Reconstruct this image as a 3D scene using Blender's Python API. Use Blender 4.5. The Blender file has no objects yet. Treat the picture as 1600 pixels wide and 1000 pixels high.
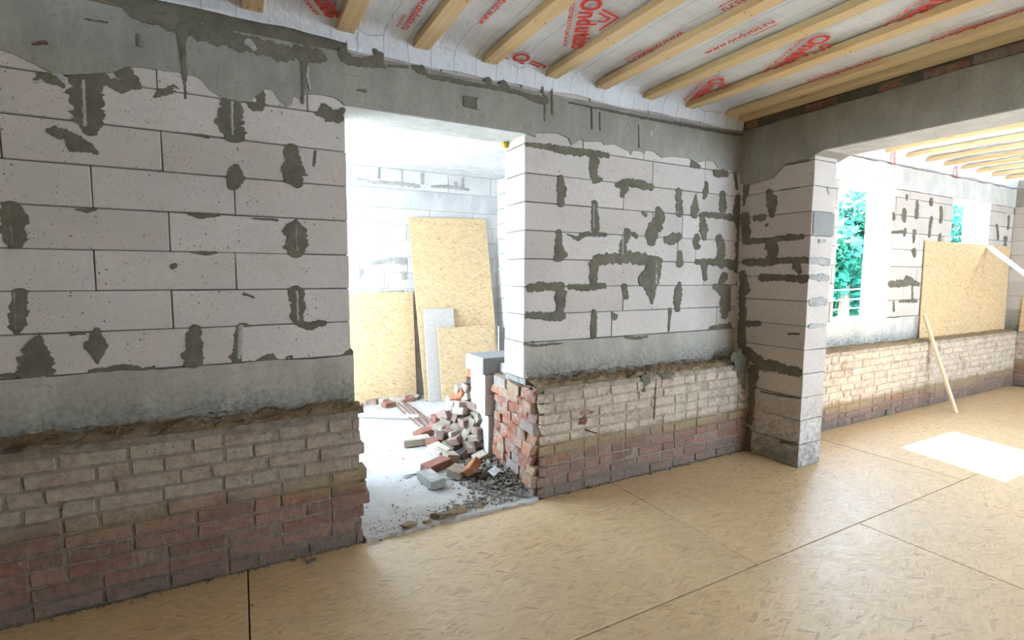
import bpy, bmesh, math, random
from mathutils import Vector, Matrix, noise
random.seed(7)
SC = bpy.context.scene
COL = SC.collection

# ------------------------------------------------------------------ camera
FPX = 789.54
YAW, PITCH, ROLL = math.radians(28.334), math.radians(-5.1626), math.radians(0.2328)
F_ = Vector((math.sin(YAW)*math.cos(PITCH), math.cos(YAW)*math.cos(PITCH), math.sin(PITCH)))
R0 = Vector((math.cos(YAW), -math.sin(YAW), 0)); U0 = R0.cross(F_)
CR = math.cos(ROLL)*R0 + math.sin(ROLL)*U0
CU = -math.sin(ROLL)*R0 + math.cos(ROLL)*U0
EYE = Vector((0, 0, 1.6))
cam_d = bpy.data.cameras.new('camera'); cam = bpy.data.objects.new('camera', cam_d); COL.objects.link(cam)
cam_d.sensor_width = 36; cam_d.lens = FPX/1600*36; cam_d.clip_end = 300
m = Matrix((CR, CU, -F_)).transposed().to_4x4(); m.translation = EYE; cam.matrix_world = m
SC.camera = cam

# ------------------------------------------------------------------ light and exposure
SKY_STRENGTH = 38.0
w = bpy.data.worlds.new('sky'); SC.world = w; w.use_nodes = True
wn = w.node_tree; wn.nodes.clear()
wo = wn.nodes.new('ShaderNodeOutputWorld'); bg = wn.nodes.new('ShaderNodeBackground')
tc = wn.nodes.new('ShaderNodeTexCoord'); sp = wn.nodes.new('ShaderNodeSeparateXYZ'); rp = wn.nodes.new('ShaderNodeValToRGB')
wn.links.new(tc.outputs['Generated'], sp.inputs[0]); wn.links.new(sp.outputs['Z'], rp.inputs[0])
rp.color_ramp.elements[0].position = 0.0; rp.color_ramp.elements[0].color = (0.64, 0.81, 1.0, 1)
rp.color_ramp.elements[1].position = 0.9; rp.color_ramp.elements[1].color = (0.50, 0.68, 0.95, 1)
wn.links.new(rp.outputs[0], bg.inputs[0]); bg.inputs[1].default_value = SKY_STRENGTH
wn.links.new(bg.outputs[0], wo.inputs[0])
sd = bpy.data.lights.new('sun', 'SUN'); sun = bpy.data.objects.new('sun', sd); COL.objects.link(sun)
sd.energy = 90; sd.angle = math.radians(0.6); sd.color = (1, 0.95, 0.87)
sun.location = (6, 12, 14)
sun.rotation_euler = Vector((-0.17, -0.725, -1)).to_track_quat('-Z', 'Y').to_euler()
SC.view_settings.view_transform = 'Standard'; SC.view_settings.look = 'None'
SC.view_settings.gamma = 1; SC.view_settings.use_curve_mapping = False
SC.view_settings.exposure = -0.10
try:
    SC.cycles.use_denoising = True; SC.cycles.max_bounces = 10; SC.cycles.diffuse_bounces = 7
    SC.cycles.sample_clamp_indirect = 12
except Exception: pass

# ------------------------------------------------------------------ survey helpers: sight line onto a known plane
def sight(x, y): return CR*((x-800)/FPX) + CU*(-(y-500)/FPX) + F_
def onY(x, y, Y): d = sight(x, y); return EYE + d*(Y/d.y)
def onX(x, y, X): d = sight(x, y); return EYE + d*(X/d.x)
def onZ(x, y, Z): d = sight(x, y); return EYE + d*((Z-1.6)/d.z)

# ------------------------------------------------------------------ materials
class NT:
    def __init__(s, name, rough=0.85, spec=0.3):
        s.m = bpy.data.materials.new(name); s.m.use_nodes = True; s.t = s.m.node_tree
        s.b = s.t.nodes['Principled BSDF']; s.b.inputs['Roughness'].default_value = rough
        s.b.inputs['Specular IOR Level'].default_value = spec
        s._pos = None
    def n(s, k, **kw):
        q = s.t.nodes.new(k)
        for a, v in kw.items(): setattr(q, a, v)
        return q
    def put(s, inp, v):
        if isinstance(v, bpy.types.NodeSocket): s.t.links.new(v, inp)
        elif v is not None: inp.default_value = v
    def pos(s):
        if s._pos is None: s._pos = s.n('ShaderNodeNewGeometry').outputs['Position']
        return s._pos
    def obj(s): return s.n('ShaderNodeTexCoord').outputs['Object']
    def rnd(s): return s.n('ShaderNodeObjectInfo').outputs['Random']
    def mapv(s, v, scale=(1,1,1), rot=(0,0,0), loc=(0,0,0)):
        q = s.n('ShaderNodeMapping'); s.put(q.inputs[0], v); q.inputs['Scale'].default_value = scale
        q.inputs['Rotation'].default_value = rot; q.inputs['Location'].default_value = loc; return q.outputs[0]
    def noise(s, v, scale, detail=4, rough=0.55, dist=0.0, col=False):
        q = s.n('ShaderNodeTexNoise'); s.put(q.inputs['Vector'], v); q.inputs['Scale'].default_value = scale
        q.inputs['Detail'].default_value = detail; q.inputs['Roughness'].default_value = rough
        q.inputs['Distortion'].default_value = dist; return q.outputs['Color' if col else 'Fac']
    def vor(s, v, scale, out='Distance', feat='F1', rnd=1.0):
        q = s.n('ShaderNodeTexVoronoi', feature=feat); s.put(q.inputs['Vector'], v)
        q.inputs['Scale'].default_value = scale; q.inputs['Randomness'].default_value = rnd; return q.outputs[out]
    def ramp(s, f, a, b, lo=0.0, hi=1.0):      # linear map range a..b -> lo..hi clamped
        q = s.n('ShaderNodeMapRange'); s.put(q.inputs[0], f)
        q.inputs[1].default_value = a; q.inputs[2].default_value = b; q.inputs[3].default_value = lo; q.inputs[4].default_value = hi
        return q.outputs[0]
    def math(s, op, a, b=None, c=None):
        q = s.n('ShaderNodeMath', operation=op); s.put(q.inputs[0], a)
        if b is not None: s.put(q.inputs[1], b)
        if c is not None: s.put(q.inputs[2], c)
        return q.outputs[0]
    def mix(s, f, a, b, mode='MIX'):
        q = s.n('ShaderNodeMix', data_type='RGBA', blend_type=mode); s.put(q.inputs[0], f)
        def c(v): return v if isinstance(v, bpy.types.NodeSocket) else (tuple(v)+(1,) if len(v) == 3 else v)
        s.put(q.inputs[6], c(a)); s.put(q.inputs[7], c(b)); return q.outputs[2]
    def sep(s, v):
        q = s.n('ShaderNodeSeparateXYZ'); s.put(q.inputs[0], v); return q.outputs
    def cramp(s, f, stops, interp='LINEAR'):
        q = s.n('ShaderNodeValToRGB'); s.put(q.inputs[0], f); cr = q.color_ramp; cr.interpolation = interp
        while len(cr.elements) < len(stops): cr.elements.new(0.5)
        for e, (p, c) in zip(cr.elements, stops): e.position = p; e.color = tuple(c)+(1,)
        return q.outputs[0]
    def bump(s, h, strength=0.3, dist=0.01):
        q = s.n('ShaderNodeBump'); s.put(q.inputs['Height'], h); q.inputs['Strength'].default_value = strength
        q.inputs['Distance'].default_value = dist; s.t.links.new(q.outputs[0], s.b.inputs['Normal'])
    def done(s, c): s.put(s.b.inputs['Base Color'], c if isinstance(c, bpy.types.NodeSocket) else tuple(c)+(1,)); return s.m

def mat_block(name='aerated_concrete', base=(0.64, 0.582, 0.53), pier=False):
    k = NT(name, 0.92, 0.15); P = k.pos()
    c = k.mix(k.ramp(k.noise(P, 2.2, 5), 0.3, 0.75), base, [v*0.84 for v in base])
    c = k.mix(k.ramp(k.rnd(), 0, 1, 0, 0.35), c, (0.60, 0.54, 0.50), 'MULTIPLY')
    c = k.mix(k.ramp(k.noise(P, 30, 6, 0.7), 0.35, 0.7, 0, 0.34), c, [v*0.6 for v in base])
    # rust and earth coloured smudges
    c = k.mix(k.ramp(k.noise(k.mapv(P, loc=(3, 1, 5)), 3.4, 6, 0.7), 0.58, 0.76, 0, 0.5), c, (0.40, 0.29, 0.20))
    # pits and chips
    pit = k.ramp(k.vor(P, 26), 0.10, 0.16, 1, 0); gate = k.ramp(k.noise(P, 5.0, 3), 0.50, 0.60)
    pit2 = k.ramp(k.vor(k.mapv(P, loc=(5, 5, 5)), 62), 0.13, 0.2, 1, 0); gate2 = k.ramp(k.noise(P, 8, 2), 0.42, 0.58)
    pp = k.math('MAXIMUM', k.math('MULTIPLY', pit, gate), k.math('MULTIPLY', pit2, gate2))
    c = k.mix(k.math('MULTIPLY', pp, 0.75), c, (0.10, 0.095, 0.085))
    z = k.sep(P)[2]
    if pier:   # dirt splashed low on the pier
        g = k.math('MULTIPLY', k.ramp(z, 0.75, 0.0), k.ramp(k.noise(P, 22, 6, 0.75), 0.42, 0.6))
        c = k.mix(k.math('MULTIPLY', g, 0.85), c, (0.13, 0.13, 0.11))
        g = k.math('MULTIPLY', k.ramp(z, 0.22, 0.05), k.ramp(k.noise(P, 4, 4), 0.3, 0.6))
        c = k.mix(k.math('MULTIPLY', g, 0.8), c, (0.17, 0.17, 0.15))
    h = k.math('SUBTRACT', k.noise(P, 90, 4), k.math('MULTIPLY', pp, 2.0))
    k.bump(h, 0.35, 0.004); return k.done(c)

def mat_concrete(name='cast_concrete', base=(0.31, 0.292, 0.25), grime=False):
    k = NT(name, 0.9, 0.2); P = k.pos()
    c = k.mix(k.ramp(k.noise(P, 1.6, 6, 0.6), 0.32, 0.7), base, [v*0.74 for v in base])
    c = k.mix(k.ramp(k.noise(k.mapv(P, (1, 1, 0.35)), 7, 6, 0.65), 0.45, 0.7, 0, 0.5), c, [v*1.35 for v in base])
    c = k.mix(k.ramp(k.noise(P, 45, 5, 0.7), 0.55, 0.7, 0, 0.5), c, [v*0.45 for v in base])
    cr = k.ramp(k.vor(k.mapv(P, (1.5, 1.5, 1), (0.2, 0.1, 0.3)), 2.2, feat='DISTANCE_TO_EDGE'), 0.0, 0.006, 1, 0)
    c = k.mix(k.math('MULTIPLY', cr, k.ramp(k.noise(P, 3), 0.5, 0.6, 0, 0.6)), c, [v*0.4 for v in base])
    if grime:
        z = k.sep(P)[2]
        g = k.math('MULTIPLY', k.ramp(z, 1.04, 0.80), k.ramp(k.noise(P, 34, 7, 0.8), 0.44, 0.58))
        g = k.math('MULTIPLY', g, k.ramp(k.noise(P, 2.5, 3), 0.3, 0.6, 0.35, 1))
        c = k.mix(k.math('MULTIPLY', g, 0.9), c, (0.05, 0.05, 0.05))
        c = k.mix(k.math('MULTIPLY', k.ramp(z, 0.95, 0.8), 0.35), c, (0.12, 0.115, 0.10))
    k.bump(k.noise(P, 28, 8, 0.7), 0.4, 0.01); return k.done(c)

def mat_smear(name='grey_mortar', base=(0.125, 0.113, 0.083)):
    k = NT(name, 0.9, 0.2); P = k.pos()
    c = k.mix(k.ramp(k.noise(P, 9, 5, 0.6), 0.35, 0.7), base, [v*1.5 for v in base])
    c = k.mix(k.ramp(k.noise(P, 50, 3, 0.7), 0.5, 0.75, 0, 0.5), c, [v*0.6 for v in base])
    k.bump(k.noise(P, 40, 6, 0.7), 0.5, 0.008); return k.done(c)

def zone_col(k, brick, P, bright=1.0, white_at=0.40):
    """whitewash above, ochre strip, bare lime-streaked brick, grey foot: the old paint bands on the brick"""
    z = k.sep(P)[2]
    zz = k.math('ADD', z, k.math('MULTIPLY', k.math('SUBTRACT', k.noise(P, 3.0, 5, 0.6), 0.5), 0.10))
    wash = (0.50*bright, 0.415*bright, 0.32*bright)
    washc = k.mix(k.ramp(k.noise(P, 14, 6, 0.7), 0.4, 0.75, 0, 0.65), wash, (0.33, 0.27, 0.215))
    cover = k.math('MULTIPLY', k.ramp(zz, white_at-0.04, white_at+0.06), k.ramp(k.noise(k.mapv(P, loc=(9, 2, 1)), 7, 8, 0.72), 0.36, 0.50, 0.35, 0.95))
    streak = k.ramp(k.noise(k.mapv(P, (75, 75, 11)), 1.0, 5, 0.75), 0.54, 0.66, 0, 0.8)
    streak = k.math('MULTIPLY', streak, k.ramp(k.noise(P, 5, 3), 0.38, 0.58))
    brick = k.mix(k.ramp(k.noise(P, 4, 6, 0.7), 0.42, 0.7, 0, 0.55), brick, (0.27, 0.205, 0.155))
    c = k.mix(streak, brick, (0.42, 0.37, 0.31))
    foot = k.math('MULTIPLY', k.ramp(zz, 0.17, 0.03), k.ramp(k.noise(P, 6, 5, 0.7), 0.35, 0.6, 0.25, 0.8))
    c = k.mix(foot, c, (0.155, 0.135, 0.115))
    och = k.math('MULTIPLY', k.ramp(zz, white_at-0.09, white_at-0.04), k.ramp(zz, white_at+0.05, white_at+0.01))
    c = k.mix(cover, c, washc)
    c = k.mix(k.math('MULTIPLY', och, k.ramp(k.noise(P, 2.5, 4), 0.35, 0.55, 0.1, 0.8)), c, (0.31, 0.235, 0.125))
    c = k.mix(1.0, c, k.cramp(k.noise(P, 38, 7, 0.75), [(0.3, (0.62, 0.60, 0.57)), (0.5, (1, 1, 1)), (0.72, (1.2, 1.2, 1.2))]), 'MULTIPLY')
    pk = k.math('MULTIPLY', k.ramp(k.vor(P, 30), 0.10, 0.18, 1, 0), k.ramp(k.noise(P, 9, 3), 0.5, 0.62))
    c = k.mix(k.math('MULTIPLY', pk, 0.7), c, (0.07, 0.055, 0.045))
    g = k.math('MULTIPLY', k.ramp(z, 0.74, 0.82), k.ramp(k.noise(P, 12, 6, 0.7), 0.45, 0.6))
    c = k.mix(k.math('MULTIPLY', g, 0.8), c, (0.12, 0.11, 0.10))
    return c

def mat_brick(name='old_brick', bright=1.0, white_at=0.40):
    k = NT(name, 0.9, 0.15); P = k.pos()
    b = k.cramp(k.rnd(), [(0, (0.27, 0.125, 0.085)), (0.35, (0.33, 0.18, 0.13)), (0.6, (0.20, 0.115, 0.085)), (0.8, (0.36, 0.21, 0.15)), (1, (0.30, 0.12, 0.075))])
    b = k.mix(k.ramp(k.noise(P, 20, 5, 0.7), 0.4, 0.7, 0, 0.7), b, (0.20, 0.13, 0.11))
    c = zone_col(k, b, P, bright, white_at)
    k.bump(k.noise(P, 55, 8, 0.75), 0.6, 0.012); return k.done(c)

def mat_pointing(name='lime_pointing', bright=1.0, white_at=0.40):
    k = NT(name, 0.95, 0.1); P = k.pos()
    b = k.mix(k.ramp(k.noise(P, 25, 6, 0.7), 0.35, 0.7), (0.40, 0.33, 0.255), (0.27, 0.215, 0.165))
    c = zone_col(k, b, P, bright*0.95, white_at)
    k.bump(k.noise(P, 45, 8, 0.8), 0.9, 0.02); return k.done(c)

def mat_raw_brick(name='broken_brick'):
    k = NT(name, 0.9, 0.15); P = k.pos()
    b = k.cramp(k.rnd(), [(0, (0.42, 0.14, 0.07)), (0.3, (0.30, 0.13, 0.09)), (0.5, (0.46, 0.19, 0.10)), (0.7, (0.40, 0.27, 0.15)), (0.85, (0.32, 0.17, 0.14)), (1, (0.37, 0.32, 0.26))])
    c = k.mix(k.ramp(k.noise(P, 14, 6, 0.7), 0.48, 0.62, 0, 0.85), b, (0.40, 0.35, 0.29))
    c = k.mix(k.ramp(k.noise(P, 30, 5, 0.7), 0.5, 0.7, 0, 0.6), c, (0.22, 0.15, 0.11))
    k.bump(k.noise(P, 40, 8, 0.8), 0.9, 0.02); return k.done(c)

def mat_pile(name, col, dust=(0.60, 0.55, 0.48), amount=0.5):
    k = NT(name, 0.9, 0.15); P = k.obj()
    c = k.mix(k.ramp(k.noise(P, 25, 5, 0.7), 0.4, 0.7, 0, 0.6), col, [v*0.65 for v in col])
    c = k.mix(k.ramp(k.noise(k.mapv(k.pos()), 9, 6, 0.7), 0.62-amount*0.3, 0.72-amount*0.2, 0, 0.9), c, dust)
    k.bump(k.noise(P, 60, 8, 0.75), 0.6, 0.01); return k.done(c)

def mat_osb(name='strand_board', tint=(1, 1, 1), rough=0.38, along='X', plane='XY', scale=1.0, dust=0.0):
    k = NT(name, rough, 1.0 if plane == 'XY' else 0.3); P = k.obj()
    x, y, z = k.sep(P)[:3]
    cmb = k.n('ShaderNodeCombineXYZ')
    if plane == 'XY': k.put(cmb.inputs[0], x); k.put(cmb.inputs[1], y)
    elif plane == 'XZ': k.put(cmb.inputs[0], x); k.put(cmb.inputs[1], z)
    P = cmb.outputs[0]
    off = k.n('ShaderNodeVectorMath', operation='ADD'); k.put(off.inputs[0], P)
    wv = k.n('ShaderNodeVectorMath', operation='SCALE'); k.put(wv.inputs[0], k.noise(P, 5*scale, 3, col=True)); wv.inputs['Scale'].default_value = 0.05/scale
    k.put(off.inputs[1], wv.outputs[0]); P = off.outputs[0]
    st = [(0, (0.42, 0.28, 0.14)), (0.2, (0.55, 0.40, 0.21)), (0.4, (0.66, 0.51, 0.31)), (0.6, (0.52, 0.37, 0.19)), (0.8, (0.62, 0.46, 0.26)), (0.95, (0.56, 0.41, 0.24)), (1, (0.34, 0.20, 0.10))]
    cols = []
    for i, (r, s1) in enumerate(((0.12, (13, 85)), (-0.35, (15, 85)), (0.6, (17, 75)))):
        v = k.mapv(P, (s1[0]*scale, s1[1]*scale, 1), (0, 0, 0), (i*3.1, i*1.7, 0))
        rt = k.n('ShaderNodeVectorRotate', rotation_type='Z_AXIS'); k.put(rt.inputs['Vector'], P); rt.inputs['Angle'].default_value = r
        v = k.mapv(rt.outputs[0], (s1[0]*scale, s1[1]*scale, 1), (0, 0, 0), (i*3.1, i*1.7, 0))
        vc = k.vor(v, 1.0, 'Color'); cols.append((k.cramp(k.sep(vc)[0], st), k.sep(vc)[1], k.vor(v, 1.0, 'Distance')))
    c = k.mix(k.ramp(cols[1][1], 0.5, 0.56), cols[0][0], cols[1][0])
    c = k.mix(k.ramp(cols[2][1], 0.7, 0.75), c, cols[2][0])
    c = k.mix(k.ramp(k.noise(k.mapv(P, (10, 60, 1)), 3.0, 3, 0.6), 0.62, 0.75, 0, 0.45), c, (0.27, 0.15, 0.07))
    c = k.mix(k.ramp(k.noise(P, 1.2, 4), 0.35, 0.7, 0, 0.3), c, (0.46, 0.36, 0.24))
    c = k.mix(1.0, c, tint, 'MULTIPLY')
    if dust: c = k.mix(k.ramp(k.noise(P, 2.0, 5, 0.6), 0.35, 0.65, dust*0.5, dust), c, (0.60, 0.57, 0.53))
    if plane == 'XY': k.b.inputs['Coat Weight'].default_value = 0.55; k.b.inputs['Coat Roughness'].default_value = 0.48; k.b.inputs['Coat IOR'].default_value = 1.6
    k.put(k.b.inputs['Roughness'], k.ramp(k.noise(P, 14, 4), 0.3, 0.7, rough-0.06, rough+0.1))
    k.bump(k.math('ADD', cols[0][2], cols[1][1]), 0.12, 0.002); return k.done(c)

def mat_wood(name='pine', base=(0.80, 0.62, 0.36), axis=1):
    k = NT(name, 0.6, 0.3); P = k.obj(); sc = [22, 22, 22]; sc[axis] = 1.3
    c = k.mix(k.ramp(k.noise(k.mapv(P, sc), 1.5, 4, 0.6, 0.6), 0.3, 0.7), base, [base[0]*0.84, base[1]*0.76, base[2]*0.62])
    c = k.mix(k.ramp(k.rnd(), 0, 1, 0, 0.3), c, (0.75, 0.60, 0.40))
    kn = k.ramp(k.vor(k.mapv(P, [v*0.35 if i != axis else 2.2 for i, v in enumerate(sc)]), 1.0), 0.0, 0.12, 1, 0)
    c = k.mix(k.math('MULTIPLY', kn, 0.75), c, (0.30, 0.15, 0.06))
    k.bump(k.noise(k.mapv(P, sc), 3, 4), 0.1, 0.003); return k.done(c)

def mat_plain(name, col, rough=0.8, spec=0.3, metal=0.0, bumpy=0.2, scale=30):
    k = NT(name, rough, spec); k.b.inputs['Metallic'].default_value = metal; P = k.obj()
    c = k.mix(k.ramp(k.noise(P, scale, 5, 0.6), 0.35, 0.7), col, [v*0.78 for v in col])
    if bumpy: k.bump(k.noise(P, scale*2, 5, 0.6), bumpy, 0.004)
    return k.done(c)

def mat_membrane(name='vapour_film'):
    k = NT(name, 0.6, 0.35); P = k.pos(); x, y, z = k.sep(P)[:3]
    wob = k.math('MULTIPLY', k.math('SUBTRACT', k.noise(P, 1.5, 3), 0.5), 0.09)
    def line(v, pitch, wdt, o=0):
        f = k.math('FRACT', k.math('DIVIDE', k.math('ADD', k.math('ADD', v, wob), 10+o), pitch))
        return k.math('MULTIPLY', k.math('LESS_THAN', f, wdt), 1.0)
    l = k.math('MAXIMUM', line(x, 0.15, 0.03), k.math('MULTIPLY', line(y, 0.11, 0.025), 0.55))
    base = k.mix(k.ramp(k.noise(P, 4, 5, 0.6), 0.3, 0.7), (0.76, 0.79, 0.83), (0.66, 0.68, 0.72))
    c = k.mix(k.math('MULTIPLY', l, k.ramp(k.noise(P, 6), 0.3, 0.6, 0.3, 0.75)), base, (0.22, 0.23, 0.26))
    k.bump(k.math('ADD', k.noise(k.mapv(P, (5, 2.2, 5)), 3, 5, 0.6, 1.0), k.math('MULTIPLY', k.noise(P, 60, 2), 0.08)), 0.7, 0.02)
    return k.done(c)

def mat_dirt(name='crumbled_dirt', a=(0.44, 0.31, 0.18), b=(0.27, 0.195, 0.125), c3=(0.52, 0.47, 0.40)):
    k = NT(name, 0.95, 0.1); P = k.pos()
    c = k.mix(k.ramp(k.noise(P, 18, 6, 0.7), 0.35, 0.65), a, b)
    c = k.mix(k.ramp(k.noise(k.mapv(P, loc=(4, 4, 4)), 26, 5, 0.7), 0.58, 0.66, 0, 0.8), c, c3)
    k.bump(k.noise(P, 60, 8, 0.8), 1.0, 0.02); return k.done(c)

def mat_floor_concrete(name='dusty_concrete'):
    k = NT(name, 0.8, 0.25); P = k.pos()
    c = k.mix(k.ramp(k.noise(P, 1.5, 6, 0.6), 0.3, 0.7), (0.50, 0.485, 0.46), (0.40, 0.38, 0.35))
    c = k.mix(k.ramp(k.noise(P, 22, 6, 0.75), 0.55, 0.7, 0, 0.5), c, (0.30, 0.275, 0.24))
    y = k.sep(P)[1]
    c = k.mix(k.math('MULTIPLY', k.ramp(y, 3.7, 3.0), k.ramp(k.noise(P, 5, 5, 0.6), 0.35, 0.65, 0.2, 0.8)), c, (0.33, 0.29, 0.24))
    k.bump(k.noise(P, 24, 7, 0.75), 0.45, 0.012); return k.done(c)

M = dict(
    block=mat_block(), pblock=mat_block('aerated_concrete_pier', pier=True), greyblock=mat_block('grey_block', (0.30, 0.295, 0.28)),
    wblock=mat_block('aerated_concrete_fresh', (0.70, 0.69, 0.68)),
    beam=mat_concrete(), band=mat_concrete('band_concrete', (0.41, 0.38, 0.325), True),
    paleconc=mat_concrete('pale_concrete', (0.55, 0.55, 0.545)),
    joint=mat_smear('joint_mortar', (0.10, 0.095, 0.082)), smear=mat_smear(), scar=mat_smear('light_mortar', (0.30, 0.29, 0.27)),
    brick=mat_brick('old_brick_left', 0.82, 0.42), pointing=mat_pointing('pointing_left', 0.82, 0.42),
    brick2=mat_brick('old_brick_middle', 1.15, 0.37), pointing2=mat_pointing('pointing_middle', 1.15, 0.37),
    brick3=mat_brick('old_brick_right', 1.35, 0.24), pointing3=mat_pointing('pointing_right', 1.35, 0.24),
    raw=mat_raw_brick(), dirt=mat_dirt(), grit=mat_dirt('grey_grit', (0.36, 0.32, 0.26), (0.24, 0.21, 0.17), (0.5, 0.47, 0.42)),
    osbf=mat_osb('floor_strand_board', (1.02, 0.94, 0.78), 0.5, dust=0.12),
    osbw=mat_osb('leaning_strand_board', (1.08, 1.06, 1.05), 0.6, plane='XZ', scale=1.25),
    pine=mat_wood(), palewood=mat_wood('pale_wood', (0.68, 0.56, 0.40), 2), greywood=mat_plain('grey_plywood', (0.55, 0.50, 0.45), 0.8),
    film=mat_membrane(), red=mat_plain('red_print', (0.72, 0.06, 0.035), 0.6, bumpy=0, scale=12),
    slab=mat_floor_concrete(), ceilwhite=mat_concrete('ceiling_concrete', (0.62, 0.62, 0.62)),
    plaster=mat_plain('plain_plaster', (0.50, 0.47, 0.42), 0.9), dark=mat_plain('dark_gap', (0.03, 0.028, 0.025), 0.9),
    rust=mat_plain('rusty_iron', (0.17, 0.07, 0.04), 0.7, scale=80), nail=mat_plain('nail_steel', (0.05, 0.045, 0.04), 0.5),
    foam=mat_plain('yellow_foam', (0.80, 0.58, 0.04), 0.6, scale=60), card=mat_plain('grey_white_scrap', (0.62, 0.62, 0.62), 0.7),
    leaf=None, bark=mat_plain('bark', (0.14, 0.11, 0.08), 0.9), ground=mat_plain('outdoor_ground', (0.33, 0.36, 0.30), 0.95, scale=1.5),
    road=mat_plain('pale_road', (0.55, 0.56, 0.56), 0.9, scale=3), cable=mat_plain('pale_cable', (0.6, 0.65, 0.66), 0.6),
)
def mat_leaf():
    k = NT('leaf_green', 0.6, 0.3); P = k.pos()
    c = k.cramp(k.noise(P, 1.3, 4), [(0.3, (0.012, 0.10, 0.075)), (0.55, (0.025, 0.16, 0.10)), (0.8, (0.08, 0.20, 0.07))])
    tr = k.n('ShaderNodeBsdfTranslucent'); k.put(tr.inputs[0], c); mx = k.n('ShaderNodeMixShader'); mx.inputs[0].default_value = 0.35
    k.t.links.new(k.b.outputs[0], mx.inputs[1]); k.t.links.new(tr.outputs[0], mx.inputs[2])
    k.t.links.new(mx.outputs[0], k.t.nodes['Material Output'].inputs[0]); return k.done(c)
M['leaf'] = mat_leaf()

# ------------------------------------------------------------------ object helpers
def link(name, me, mt, parent=None, loc=None, rot=None, kind=None):
    o = bpy.data.objects.new(name, me); COL.objects.link(o)
    if mt is not None and me is not None and not me.materials: me.materials.append(mt)
    if parent: o.parent = parent
    if loc is not None: o.location = loc
    if rot is not None: o.rotation_euler = rot
    if kind: o['kind'] = kind
    return o
def tag(o, label, cat, group=None):
    o['label'] = label; o['category'] = cat
    if group: o['group'] = group
    return o
def bm2me(bm, name, smooth=False):
    me = bpy.data.meshes.new(name); bm.normal_update(); bm.to_mesh(me); bm.free()
    if smooth:
        for p in me.polygons: p.use_smooth = True
    return me
def boxbm(a, b, bev=0.0, jit=0.0, bm=None, rnd=random):
    own = bm is None
    if own: bm = bmesh.new()
    a = Vector(a); b = Vector(b); c = (a+b)/2; s = b-a
    r = bmesh.ops.create_cube(bm, size=1)
    for v in r['verts']:
        v.co = Vector((v.co.x*s.x+c.x, v.co.y*s.y+c.y, v.co.z*s.z+c.z))
        if jit: v.co += Vector([rnd.uniform(-jit, jit) for _ in range(3)])
    if bev:
        es = list({e for v in r['verts'] for e in v.link_edges})
        bmesh.ops.bevel(bm, geom=es, offset=bev, segments=1, affect='EDGES')
    return bm
def box(name, a, b, mt, parent=None, bev=0.0, jit=0.0, kind=None):
    return link(name, bm2me(boxbm(a, b, bev, jit), name), mt, parent, kind=kind)
def structure(name):
    o = bpy.data.objects.new(name, None); COL.objects.link(o); o['kind'] = 'structure'; o.empty_display_size = 0.2; return o

# rough bricks: shared meshes, length along X, front face at -Y, origin at lower front left
def brick_mesh(L, D, H, seed, rough=0.003):
    r = random.Random(seed); bm = boxbm((0, 0, 0), (L, D, H), 0.0055, rough, rnd=r)
    for v in bm.verts: v.co += Vector([r.uniform(-.0015, .0015) for _ in range(3)])
    return bm2me(bm, 'brick_form')
def chunk_mesh(L, D, H, seed, rough=0.012):
    r = random.Random(seed); bm = bmesh.new()
    for i in range(18):
        x, y, z = r.choice((0, 1)), r.choice((0, 1)), r.choice((0, 1))
        bm.verts.new((x*L+r.uniform(-1, 1)*rough*1.4, y*D+r.uniform(-1, 1)*rough, z*H+r.uniform(-1, 1)*rough))
    for x in (0.03, L-0.03):
        for y in (0.01, D-0.01):
            for z in (0.008, H-0.008): bm.verts.new((x, y, z))
    bmesh.ops.convex_hull(bm, input=bm.verts)
    for v in [v for v in bm.verts if not v.link_faces]: bm.verts.remove(v)
    return bm2me(bm, 'brick_form')
FORMS = {}
def form(kind, mt, L, n=5):
    key = (kind, mt.name, round(L, 3))
    if key not in FORMS:
        mk = brick_mesh if kind == 'b' else chunk_mesh
        FORMS[key] = [mk(L, 0.11, 0.066, hash((round(L*1000), i)) % 9999 + i) for i in range(n)]
        for f in FORMS[key]: f.materials.append(mt)
    return random.choice(FORMS[key])

PITCHB = 0.0765
def brick_wall(parent, x0, x1, yface, top, mt, ptm, edge_l=0.0, edge_r=0.0, holes=()):
    """courses of whole and half bricks, each an object; pointing behind them"""
    z = 0.008; row = 0
    while z+0.05 < top:
        x = x0 + (random.uniform(0, edge_l) if edge_l else 0) - (0.0 if edge_l else random.choice((0, .06, .13)))
        xe = x1 + random.uniform(-edge_r, edge_r*0.9)
        while x < xe-0.03:
            L = 0.25 if random.random() < 0.66 else 0.12
            L = min(L, 0.25)
            if x+L > xe: L = max(0.04, round((xe-x)*50)/50)
            if x+0.02 >= x0-0.14:
                f = form('b', mt, L)
                o = link('brick', f, None, parent, (x, yface+random.uniform(-.004, .004), z+random.uniform(-.002, .002)), (0, random.uniform(-.012, .012), random.uniform(-.01, .01)))
            x += L + random.uniform(.009, .014)
        z += PITCHB; row += 1
    return z

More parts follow.
